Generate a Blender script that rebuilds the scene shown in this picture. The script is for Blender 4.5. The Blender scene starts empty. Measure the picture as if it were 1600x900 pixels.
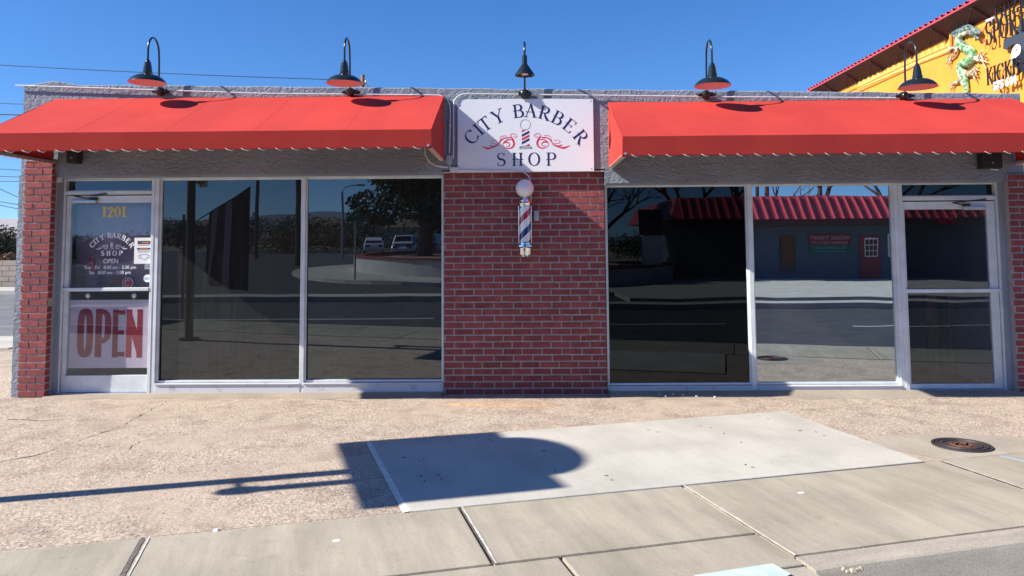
import bpy, bmesh, math, random
from mathutils import Vector, Matrix, noise
random.seed(7)
PI = math.pi
R = math.radians
C = bpy.context.scene.collection
SC = bpy.context.scene

# ------------------------------------------------------------------ camera
CAM = Vector((0.0, -8.4, 1.6))
F = 1200.0 / 1600.0
YAW, PITCH, ROLL = R(0.86), R(4.0), R(-0.40)
cam_d = bpy.data.cameras.new('camera')
cam = bpy.data.objects.new('camera', cam_d)
C.objects.link(cam)
cam_d.sensor_width = 36.0
cam_d.lens = 36.0 * F
cam_d.shift_x = 0.0
cam_d.shift_y = -150.0 / 1600.0
cam_d.clip_start = 0.05
cam_d.clip_end = 6000
RM = Matrix.Rotation(YAW, 3, 'Z') @ Matrix.Rotation(R(90) + PITCH, 3, 'X') @ Matrix.Rotation(ROLL, 3, 'Z')
cam.matrix_world = Matrix.Translation(CAM) @ RM.to_4x4()
SC.camera = cam

# ------------------------------------------------------------------ light
SUN = Vector((-3.5, -1.0, 2.58)).normalized()          # towards the sun
w = bpy.data.worlds.new('World')
SC.world = w
w.use_nodes = True
wn = w.node_tree.nodes
sky = wn.new('ShaderNodeTexSky')
sky.sky_type = 'NISHITA'
sky.sun_disc = False
sky.sun_elevation = math.asin(SUN.z)
sky.sun_rotation = math.atan2(SUN.x, SUN.y)
sky.altitude = 1200
sky.air_density = 1.0
sky.dust_density = 0.25
sky.ozone_density = 3.2
tcw = wn.new('ShaderNodeTexCoord'); mpw = wn.new('ShaderNodeVectorMath'); mpw.operation = 'ADD'
mpw.inputs[1].default_value = (0, 0, 0.075)              # take the deep blue from higher in the sky
nw = wn.new('ShaderNodeVectorMath'); nw.operation = 'NORMALIZE'
w.node_tree.links.new(tcw.outputs['Generated'], mpw.inputs[0]); w.node_tree.links.new(mpw.outputs[0], nw.inputs[0]); w.node_tree.links.new(nw.outputs[0], sky.inputs[0])
hs = wn.new('ShaderNodeHueSaturation'); hs.inputs['Hue'].default_value = .508; hs.inputs['Saturation'].default_value = 1.27
w.node_tree.links.new(sky.outputs[0], hs.inputs['Color']); w.node_tree.links.new(hs.outputs[0], wn['Background'].inputs[0])
wn['Background'].inputs[1].default_value = 0.108
sl = bpy.data.lights.new('sun', 'SUN')
sl.energy = 5.0
sl.angle = R(0.55)
sl.color = (1.0, 0.955, 0.88)
sun = bpy.data.objects.new('sun', sl)
C.objects.link(sun)
sun.rotation_euler = SUN.to_track_quat('Z', 'Y').to_euler()
sun.location = (-20, -10, 20)
SC.view_settings.view_transform = 'Standard'
SC.view_settings.look = 'None'
SC.view_settings.exposure = 0.84
SC.view_settings.gamma = 1.0

# ------------------------------------------------------------------ picture-to-place helpers (real planes)
def ray(px, py):
    v = Vector(((px - 800.0) / 1200.0, (300.0 - py) / 1200.0, -1.0))
    return RM @ v
def onY(px, py, Y):
    d = ray(px, py); t = (Y - CAM.y) / d.y
    return CAM + d * t
def onZ(px, py, Z=0.0):
    d = ray(px, py); t = (Z - CAM.z) / d.z
    return CAM + d * t
def onX(px, py, X):
    d = ray(px, py); t = (X - CAM.x) / d.x
    return CAM + d * t
def refl(px, py, d):                                   # a thing seen mirrored in the glass stands at -d
    p = onY(px, py, d + 0.36)
    return Vector((p.x, -d, p.z))

# ------------------------------------------------------------------ materials
def mat(name, col, rough=0.6, metal=0.0, var=0.0, vscale=3.0, bump=0.0, bscale=40.0, bdist=0.01,
        col2=None, spec=0.5, detail=6.0, coat=0.0, island=0.0, stretch=None, ramp=(0.35, 0.65)):
    m = bpy.data.materials.new(name)
    m.use_nodes = True
    nt = m.node_tree; N = nt.nodes; L = nt.links
    p = N['Principled BSDF']
    p.inputs['Roughness'].default_value = rough
    p.inputs['Metallic'].default_value = metal
    p.inputs['Specular IOR Level'].default_value = spec
    p.inputs['Coat Weight'].default_value = coat
    p.inputs['Base Color'].default_value = (*col, 1)
    tc = N.new('ShaderNodeTexCoord')
    src = tc.outputs['Object']
    if stretch:
        mp = N.new('ShaderNodeMapping'); mp.inputs['Scale'].default_value = stretch
        L.new(src, mp.inputs['Vector']); srcv = mp.outputs[0]
    else:
        srcv = src
    out = None
    if var > 0 or col2:
        n = N.new('ShaderNodeTexNoise'); n.inputs['Scale'].default_value = vscale; n.inputs['Detail'].default_value = detail
        n.inputs['Roughness'].default_value = 0.6
        L.new(srcv, n.inputs['Vector'])
        cr = N.new('ShaderNodeValToRGB')
        c2 = col2 if col2 else tuple(c * (1 - var) for c in col)
        c1 = col if col2 else tuple(min(1, c * (1 + var)) for c in col)
        cr.color_ramp.elements[0].position = ramp[0]; cr.color_ramp.elements[1].position = ramp[1]
        cr.color_ramp.elements[0].color = (*c2, 1); cr.color_ramp.elements[1].color = (*c1, 1)
        L.new(n.outputs['Fac'], cr.inputs['Fac']); out = cr.outputs['Color']
    if island > 0:
        g = N.new('ShaderNodeNewGeometry')
        mr = N.new('ShaderNodeMapRange'); mr.inputs['To Min'].default_value = 1 - island; mr.inputs['To Max'].default_value = 1 + island
        L.new(g.outputs['Random Per Island'], mr.inputs['Value'])
        mx = N.new('ShaderNodeVectorMath'); mx.operation = 'SCALE'
        if out is None:
            rgb = N.new('ShaderNodeRGB'); rgb.outputs[0].default_value = (*col, 1); out = rgb.outputs[0]
        L.new(out, mx.inputs[0]); L.new(mr.outputs[0], mx.inputs['Scale']); out = mx.outputs[0]
    if out is not None: L.new(out, p.inputs['Base Color'])
    if bump > 0:
        n2 = N.new('ShaderNodeTexNoise'); n2.inputs['Scale'].default_value = bscale; n2.inputs['Detail'].default_value = 5
        L.new(src, n2.inputs['Vector'])
        b = N.new('ShaderNodeBump'); b.inputs['Strength'].default_value = bump; b.inputs['Distance'].default_value = bdist
        L.new(n2.outputs['Fac'], b.inputs['Height']); L.new(b.outputs[0], p.inputs['Normal'])
    return m

def stucco_mat(name, col, strength=1.0):
    m = bpy.data.materials.new(name); m.use_nodes = True
    nt = m.node_tree; N = nt.nodes; L = nt.links; p = N['Principled BSDF']
    p.inputs['Roughness'].default_value = 0.85
    p.inputs['Specular IOR Level'].default_value = 0.25
    tc = N.new('ShaderNodeTexCoord')
    n1 = N.new('ShaderNodeTexNoise'); n1.inputs['Scale'].default_value = 15; n1.inputs['Detail'].default_value = 3; n1.inputs['Distortion'].default_value = 1.1
    mp = N.new('ShaderNodeMapping'); mp.inputs['Scale'].default_value = (1, 1, 1.5)
    L.new(tc.outputs['Object'], mp.inputs[0]); L.new(mp.outputs[0], n1.inputs['Vector'])
    cr = N.new('ShaderNodeValToRGB'); cr.color_ramp.elements[0].position = 0.36; cr.color_ramp.elements[1].position = 0.66
    L.new(n1.outputs['Fac'], cr.inputs[0])
    n2 = N.new('ShaderNodeTexNoise'); n2.inputs['Scale'].default_value = 130; n2.inputs['Detail'].default_value = 3
    L.new(tc.outputs['Object'], n2.inputs['Vector'])
    ad = N.new('ShaderNodeMath'); ad.operation = 'MULTIPLY_ADD'; ad.inputs[1].default_value = 0.25
    L.new(n2.outputs['Fac'], ad.inputs[0]); L.new(cr.outputs['Color'], ad.inputs[2])
    b = N.new('ShaderNodeBump'); b.inputs['Strength'].default_value = strength; b.inputs['Distance'].default_value = 0.006
    L.new(ad.outputs[0], b.inputs['Height']); L.new(b.outputs[0], p.inputs['Normal'])
    n3 = N.new('ShaderNodeTexNoise'); n3.inputs['Scale'].default_value = 2.2; n3.inputs['Detail'].default_value = 8
    L.new(tc.outputs['Object'], n3.inputs['Vector'])
    c3 = N.new('ShaderNodeValToRGB'); c3.color_ramp.elements[0].position = .3; c3.color_ramp.elements[1].position = .7
    c3.color_ramp.elements[0].color = (*[c * .86 for c in col], 1); c3.color_ramp.elements[1].color = (*[c * 1.1 for c in col], 1)
    L.new(n3.outputs['Fac'], c3.inputs[0]); L.new(c3.outputs[0], p.inputs['Base Color'])
    return m

def aggregate_mat(name):
    m = bpy.data.materials.new(name); m.use_nodes = True
    nt = m.node_tree; N = nt.nodes; L = nt.links; p = N['Principled BSDF']
    p.inputs['Roughness'].default_value = 0.9; p.inputs['Specular IOR Level'].default_value = 0.2
    tc = N.new('ShaderNodeTexCoord'); O = tc.outputs['Object']
    def noi(s, d=4, dist=0):
        n = N.new('ShaderNodeTexNoise'); n.inputs['Scale'].default_value = s; n.inputs['Detail'].default_value = d
        n.inputs['Distortion'].default_value = dist; L.new(O, n.inputs['Vector']); return n.outputs['Fac']
    def ramp(src, stops):
        r = N.new('ShaderNodeValToRGB')
        els = r.color_ramp.elements
        while len(els) < len(stops): els.new(0.5)
        for e, (ps, c) in zip(els, stops): e.position = ps; e.color = (*c, 1)
        L.new(src, r.inputs[0]); return r.outputs[0]
    def mix(f, a, b, mode='MIX'):
        x = N.new('ShaderNodeMix'); x.data_type = 'RGBA'; x.blend_type = mode
        if isinstance(f, float): x.inputs['Factor'].default_value = f
        else: L.new(f, x.inputs['Factor'])
        L.new(a, x.inputs['A']); L.new(b, x.inputs['B']); return x.outputs['Result']
    v = N.new('ShaderNodeTexVoronoi'); v.inputs['Scale'].default_value = 72; L.new(O, v.inputs['Vector'])
    stones = ramp(v.outputs['Color'], [(0.0, (.15, .10, .08)), (0.25, (.34, .26, .20)), (0.6, (.47, .38, .29)), (0.95, (.68, .59, .47))])
    fine = ramp(noi(1.3, 6, .4), [(0.3, (.42, .33, .26)), (0.7, (.50, .40, .30))])          # worn smooth cement
    wear = ramp(noi(1.1, 6, .2), [(0.50, (0, 0, 0)), (0.66, (1, 1, 1))])
    col = mix(wear, stones, fine)
    col2 = mix(0.22, col, fine)
    dirt = ramp(noi(3.2, 9, .3), [(0.34, (.74, .70, .70)), (0.52, (1, 1, 1))])
    col3 = mix(0.7, col2, dirt, 'MULTIPLY')
    speck = ramp(noi(55, 2), [(0.28, (.45, .38, .35)), (0.36, (1, 1, 1))])
    col4 = mix(0.75, col3, speck, 'MULTIPLY')
    L.new(col4, p.inputs['Base Color'])
    b = N.new('ShaderNodeBump'); b.inputs['Strength'].default_value = 0.85; b.inputs['Distance'].default_value = 0.007
    add = N.new('ShaderNodeMath'); add.operation = 'MULTIPLY_ADD'; add.inputs[1].default_value = 1.0
    nb = noi(45, 3)
    big = noi(4, 3)
    L.new(nb, add.inputs[0]); 
    m2 = N.new('ShaderNodeMath'); m2.operation = 'MULTIPLY'; m2.inputs[1].default_value = 2.2; L.new(big, m2.inputs[0]); L.new(m2.outputs[0], add.inputs[2])
    L.new(add.outputs[0], b.inputs['Height']); L.new(b.outputs[0], p.inputs['Normal'])
    return m

def concrete_mat(name, col, ang=0.0, streak=0.16, spots=True):
    m = bpy.data.materials.new(name); m.use_nodes = True
    nt = m.node_tree; N = nt.nodes; L = nt.links; p = N['Principled BSDF']
    p.inputs['Roughness'].default_value = 0.82; p.inputs['Specular IOR Level'].default_value = 0.3
    tc = N.new('ShaderNodeTexCoord'); O = tc.outputs['Object']
    mp = N.new('ShaderNodeMapping'); mp.inputs['Rotation'].default_value = (0, 0, ang); mp.inputs['Scale'].default_value = (1, 1, 1)
    L.new(O, mp.inputs[0])
    st = N.new('ShaderNodeMapping'); st.inputs['Scale'].default_value = (7.0, 0.9, 1); L.new(mp.outputs[0], st.inputs[0])
    n1 = N.new('ShaderNodeTexNoise'); n1.inputs['Scale'].default_value = 1.3; n1.inputs['Detail'].default_value = 7; n1.inputs['Roughness'].default_value = .65
    L.new(st.outputs[0], n1.inputs['Vector'])
    r1 = N.new('ShaderNodeValToRGB'); r1.color_ramp.elements[0].position = .3; r1.color_ramp.elements[1].position = .72
    r1.color_ramp.elements[0].color = (*[c * (1 - streak) for c in col], 1); r1.color_ramp.elements[1].color = (*[c * (1 + streak) for c in col], 1)
    L.new(n1.outputs['Fac'], r1.inputs[0])
    n2 = N.new('ShaderNodeTexNoise'); n2.inputs['Scale'].default_value = 1.7; n2.inputs['Detail'].default_value = 9; L.new(O, n2.inputs['Vector'])
    r2 = N.new('ShaderNodeValToRGB'); r2.color_ramp.elements[0].position = .36; r2.color_ramp.elements[1].position = .6
    r2.color_ramp.elements[0].color = (.80, .80, .79, 1); r2.color_ramp.elements[1].color = (1, 1, 1, 1)
    L.new(n2.outputs['Fac'], r2.inputs[0])
    x = N.new('ShaderNodeMix'); x.data_type = 'RGBA'; x.blend_type = 'MULTIPLY'; x.inputs['Factor'].default_value = .8
    L.new(r1.outputs[0], x.inputs['A']); L.new(r2.outputs[0], x.inputs['B']); out = x.outputs['Result']
    n3 = N.new('ShaderNodeTexNoise'); n3.inputs['Scale'].default_value = 160; n3.inputs['Detail'].default_value = 2; L.new(O, n3.inputs['Vector'])
    r3 = N.new('ShaderNodeValToRGB'); r3.color_ramp.elements[0].position = .3; r3.color_ramp.elements[1].position = .6
    r3.color_ramp.elements[0].color = (.70, .69, .68, 1); r3.color_ramp.elements[1].color = (1.06, 1.06, 1.06, 1)
    L.new(n3.outputs['Fac'], r3.inputs[0])
    y = N.new('ShaderNodeMix'); y.data_type = 'RGBA'; y.blend_type = 'MULTIPLY'; y.inputs['Factor'].default_value = 1
    L.new(out, y.inputs['A']); L.new(r3.outputs[0], y.inputs['B'])
    n4 = N.new('ShaderNodeTexNoise'); n4.inputs['Scale'].default_value = 17; n4.inputs['Detail'].default_value = 5; L.new(O, n4.inputs['Vector'])
    r4 = N.new('ShaderNodeValToRGB'); r4.color_ramp.elements[0].position = .28; r4.color_ramp.elements[1].position = .40
    r4.color_ramp.elements[0].color = (.62, .59, .56, 1); r4.color_ramp.elements[1].color = (1, 1, 1, 1); L.new(n4.outputs['Fac'], r4.inputs[0])
    y4 = N.new('ShaderNodeMix'); y4.data_type = 'RGBA'; y4.blend_type = 'MULTIPLY'; y4.inputs['Factor'].default_value = .28
    L.new(y.outputs['Result'], y4.inputs['A']); L.new(r4.outputs[0], y4.inputs['B'])
    L.new(y4.outputs['Result'], p.inputs['Base Color'])
    b = N.new('ShaderNodeBump'); b.inputs['Strength'].default_value = 0.35; b.inputs['Distance'].default_value = 0.004
    L.new(n3.outputs['Fac'], b.inputs['Height']); L.new(b.outputs[0], p.inputs['Normal'])
    return m

def glass_mat(name, refl_f, tint, film=0.02, wav=0.0016, wscale=1.3, gcol=(.78, .91, 1.0)):
    m = bpy.data.materials.new(name); m.use_nodes = True
    nt = m.node_tree; N = nt.nodes; L = nt.links
    N.remove(N['Principled BSDF'])
    outn = N['Material Output']
    tr = N.new('ShaderNodeBsdfTransparent'); tr.inputs[0].default_value = (*tint, 1)
    gl = N.new('ShaderNodeBsdfGlossy'); gl.inputs['Roughness'].default_value = 0.0; gl.inputs['Color'].default_value = (*gcol, 1)
    df = N.new('ShaderNodeBsdfDiffuse'); df.inputs[0].default_value = (.55, .53, .5, 1)
    tc = N.new('ShaderNodeTexCoord')
    n = N.new('ShaderNodeTexNoise'); n.inputs['Scale'].default_value = wscale; n.inputs['Detail'].default_value = 1.0
    L.new(tc.outputs['Object'], n.inputs['Vector'])
    b = N.new('ShaderNodeBump'); b.inputs['Strength'].default_value = 1.0; b.inputs['Distance'].default_value = wav
    L.new(n.outputs['Fac'], b.inputs['Height']); L.new(b.outputs[0], gl.inputs['Normal'])
    mx = N.new('ShaderNodeMixShader'); mx.inputs[0].default_value = refl_f
    L.new(tr.outputs[0], mx.inputs[1]); L.new(gl.outputs[0], mx.inputs[2])
    # dust film: streaky, heavier low on the pane
    mp = N.new('ShaderNodeMapping'); mp.inputs['Scale'].default_value = (22, 1, 1.2); L.new(tc.outputs['Object'], mp.inputs[0])
    n2 = N.new('ShaderNodeTexNoise'); n2.inputs['Scale'].default_value = 1.6; n2.inputs['Detail'].default_value = 6; L.new(mp.outputs[0], n2.inputs['Vector'])
    mr = N.new('ShaderNodeMapRange'); mr.inputs['From Min'].default_value = .35; mr.inputs['From Max'].default_value = .75
    mr.inputs['To Min'].default_value = film * .72; mr.inputs['To Max'].default_value = film * 1.35
    L.new(n2.outputs['Fac'], mr.inputs['Value'])
    m2 = N.new('ShaderNodeMixShader'); L.new(mr.outputs[0], m2.inputs[0])
    L.new(mx.outputs[0], m2.inputs[1]); L.new(df.outputs[0], m2.inputs[2])
    L.new(m2.outputs[0], outn.inputs['Surface'])
    return m

M = {}
M['stucco'] = stucco_mat('grey stucco', (.235, .265, .305), 1.0)
M['stucco_smooth'] = stucco_mat('smooth grey stucco', (.28, .305, .35), .5)
M['brick'] = mat('red painted brick', (.26, .056, .053), .75, var=.22, vscale=14, bump=1.0, bscale=110, bdist=.010, island=.15, spec=.35)
M['mortar'] = mat('grey mortar', (.33, .29, .285), .9, var=.15, vscale=20, bump=.5, bscale=80)
M['mortar_light'] = mat('pale mortar', (.52, .46, .42), .9, var=.15, vscale=20, bump=.5, bscale=80)
M['red_fabric'] = mat('red awning fabric', (.48, .046, .036), .85, var=.09, vscale=1.3, bump=.12, bscale=500, bdist=.002, spec=.15)
M['frame'] = mat('weathered aluminium frame', (.66, .69, .70), .42, .15, var=.10, vscale=6, bump=.05, bscale=30)
M['sill'] = mat('white painted sill', (.60, .60, .62), .6, var=.08, vscale=9, col2=(.42, .40, .40), ramp=(.28, .42))
M['black'] = mat('black enamel', (.010, .014, .013), .25, coat=.3, spec=.5)
M['blackm'] = mat('matt black', (.02, .02, .022), .6)
M['pinkw'] = mat('white enamel inside', (.75, .72, .70), .45)
M['conduit'] = mat('white painted conduit', (.62, .62, .62), .5, var=.1, vscale=9)
M['galv'] = mat('galvanised steel', (.50, .51, .53), .4, .7, var=.12, vscale=12)
M['sign_white'] = mat('white sign face', (.80, .80, .82), .35, var=.015, vscale=2)
M['navy'] = mat('navy lettering', (.012, .016, .10), .4)
M['crimson'] = mat('crimson lettering', (.68, .015, .06), .4)
M['gold'] = mat('gold numerals', (.62, .50, .16), .4)
M['white_paint'] = mat('white lettering', (.84, .84, .85), .5)
M['open_white'] = mat('white plastic panel', (.62, .55, .62), .5, var=.02)
M['open_red'] = mat('red vinyl letters', (.27, .003, .018), .45)
M['globe'] = mat('frosted white globe', (.80, .76, .76), .25, coat=.3)
M['chrome'] = mat('polished chrome', (.78, .76, .72), .12, 1.0)
M['asphalt'] = mat('asphalt', (.052, .052, .055), .85, var=.25, vscale=2.5, bump=.4, bscale=70)
M['asphalt_light'] = mat('worn asphalt', (.16, .155, .15), .9, var=.2, vscale=1.2, bump=.3, bscale=50)
M['road_paint'] = mat('road paint', (.6, .6, .58), .7, var=.1, vscale=10)
M['agg'] = aggregate_mat('exposed aggregate paving')
M['pad'] = concrete_mat('pale concrete', (.57, .53, .455), R(-17), .05)
M['walk'] = concrete_mat('sidewalk concrete', (.43, .38, .29), R(-17), .16)
M['kerb'] = concrete_mat('kerb concrete', (.45, .395, .315), R(73), .16)
M['joint'] = mat('pale joint edge', (.58, .54, .47), .9, var=.2, vscale=30)
M['crack'] = mat('dark crack', (.14, .115, .10), 1.0, var=.3, vscale=30)
M['blue_paint'] = mat('worn pale blue kerb paint', (.42, .54, .60), .8, col2=(.58, .60, .58), vscale=9)
M['rust'] = mat('rusted iron', (.17, .075, .045), .7, .4, var=.35, vscale=40)
M['iron'] = mat('dark cast iron', (.07, .055, .055), .6, .5, var=.3, vscale=30)
M['earth'] = mat('dry desert soil', (.30, .235, .17), .95, var=.2, vscale=.6, bump=.3, bscale=8)
M['orange_wall'] = mat('orange painted stucco', (.72, .295, .035), .8, var=.10, vscale=.8, bump=.5, bscale=20)
M['orange_line'] = mat('darker orange trim', (.50, .19, .03), .8, var=.15, vscale=3)
M['yellow_line'] = mat('pale yellow trim', (.80, .48, .12), .8)
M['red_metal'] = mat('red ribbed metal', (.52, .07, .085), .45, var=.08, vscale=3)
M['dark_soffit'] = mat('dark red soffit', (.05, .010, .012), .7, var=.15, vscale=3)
M['letters_black'] = mat('black metal letters', (.018, .016, .018), .4)
M['letters_white'] = mat('white metal letters', (.78, .76, .72), .5)
M['green_scale'] = mat('green dragon scales', (.05, .22, .07), .5, col2=(.40, .50, .30), vscale=9, ramp=(.45, .55))
M['pale_scale'] = mat('pale dragon belly', (.60, .58, .46), .5, col2=(.22, .12, .07), vscale=9, ramp=(.44, .54))
M['dark_scale'] = mat('dark dragon mane', (.02, .05, .04), .5, col2=(.22, .27, .24), vscale=11, ramp=(.42, .62))
M['dark_wall'] = mat('dark teal painted wall', (.06, .095, .125), .8, var=.1, vscale=2)
M['tan_wall'] = mat('tan house wall', (.27, .20, .14), .85, var=.1)
M['roof'] = mat('brown shingle roof', (.20, .14, .10), .9, var=.2, vscale=8)
M['pale_roof'] = mat('pale roof', (.34, .32, .31), .8, var=.1)
M['wood'] = mat('weathered timber', (.26, .14, .075), .85, var=.25, vscale=6, stretch=(6, 6, .6))
M['pole_wood'] = mat('brown timber pole', (.30, .15, .07), .85, var=.2, vscale=6)
M['leaf'] = mat('dark green foliage', (.035, .060, .022), .7, island=.5)
M['leaf_dry'] = mat('olive shrub foliage', (.085, .085, .045), .8, island=.5)
M['leaf_brown'] = mat('dry brown shrub', (.20, .13, .07), .9, island=.4)
M['bark'] = mat('bark', (.13, .10, .08), .9, var=.3, vscale=12)
M['mountain'] = mat('hazy mountain', (.12, .16, .22), 1.0)
M['car_white'] = mat('white car paint', (.75, .75, .75), .25, coat=.8)
M['car_grey'] = mat('grey car paint', (.22, .23, .25), .25, coat=.8)
M['tyre'] = mat('tyre rubber', (.02, .02, .02), .8)
M['car_glass'] = mat('car glass', (.02, .025, .03), .05)
M['tail'] = mat('red tail lamp', (.4, .01, .01), .3)
M['plaster'] = mat('pale plaster', (.52, .50, .47), .9, var=.08, vscale=2)
M['block'] = mat('tan concrete block', (.36, .30, .25), .9, var=.1, vscale=3, bump=.5, bscale=30)
M['green_sign'] = mat('green street sign', (.02, .16, .09), .5)
M['steel'] = mat('galvanised pole', (.42, .42, .42), .5, .5)
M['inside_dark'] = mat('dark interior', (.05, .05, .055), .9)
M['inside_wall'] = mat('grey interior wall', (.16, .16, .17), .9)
M['cloth'] = mat('mauve grey cloth', (.34, .28, .39), .85, var=.1, vscale=4)
M['cord'] = mat('off white cord', (.70, .66, .58), .8)
M['gum'] = mat('white spot', (.82, .82, .80), .7)
M['leafbit'] = mat('dry dark leaf', (.045, .035, .03), .9)
M['paper'] = mat('white paper', (.78, .78, .78), .7)
M['ink'] = mat('dark ink', (.06, .06, .08), .7)
M['ink_blue'] = mat('blue ink', (.03, .08, .3), .7)
M['ink_orange'] = mat('orange ink', (.6, .16, .08), .7)
M['glass_l1'] = glass_mat('tinted glass dusty', .085, (.015, .015, .015), .032, .0011)
M['glass_l2'] = glass_mat('tinted glass', .13, (.015, .015, .015), .022, .0008)
M['glass_r1'] = glass_mat('very dark tinted glass', .035, (.008, .008, .008), .002, .0012)
M['glass_r2'] = glass_mat('mirror tinted glass', .50, (.02, .02, .02), .022, .0006, 1.6)
M['glass_door_l'] = glass_mat('clear door glass', .055, (.90, .90, .92), .004, .0007)
M['glass_door_r'] = glass_mat('dim door glass', .06, (.75, .75, .78), .008, .0012)
M['glass_far'] = mat('far window glass', (.02, .025, .03), .04)

def stripe_mat():
    m = bpy.data.materials.new('barber stripes'); m.use_nodes = True
    nt = m.node_tree; N = nt.nodes; L = nt.links; p = N['Principled BSDF']
    p.inputs['Roughness'].default_value = .12; p.inputs['Coat Weight'].default_value = 1.0
    tc = N.new('ShaderNodeTexCoord'); s = N.new('ShaderNodeSeparateXYZ'); L.new(tc.outputs['Object'], s.inputs[0])
    at = N.new('ShaderNodeMath'); at.operation = 'ARCTAN2'; L.new(s.outputs[1], at.inputs[0]); L.new(s.outputs[0], at.inputs[1])
    a = N.new('ShaderNodeMath'); a.operation = 'DIVIDE'; a.inputs[1].default_value = -2 * PI; L.new(at.outputs[0], a.inputs[0])
    z = N.new('ShaderNodeMath'); z.operation = 'MULTIPLY_ADD'; z.inputs[1].default_value = 1 / .345
    L.new(s.outputs[2], z.inputs[0]); L.new(a.outputs[0], z.inputs[2])
    z2 = N.new('ShaderNodeMath'); z2.operation = 'ADD'; z2.inputs[1].default_value = 10.33; L.new(z.outputs[0], z2.inputs[0])
    f = N.new('ShaderNodeMath'); f.operation = 'FRACT'; L.new(z2.outputs[0], f.inputs[0])
    r = N.new('ShaderNodeValToRGB'); r.color_ramp.interpolation = 'CONSTANT'
    e = r.color_ramp.elements
    e[0].position = 0; e[0].color = (.80, .78, .78, 1)
    e[1].position = .27; e[1].color = (.42, .01, .02, 1)
    x = e.new(.5); x.color = (.80, .78, .78, 1)
    x = e.new(.77); x.color = (.012, .02, .11, 1)
    L.new(f.outputs[0], r.inputs[0]); L.new(r.outputs[0], p.inputs['Base Color'])
    return m
M['stripes'] = stripe_mat()

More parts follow.
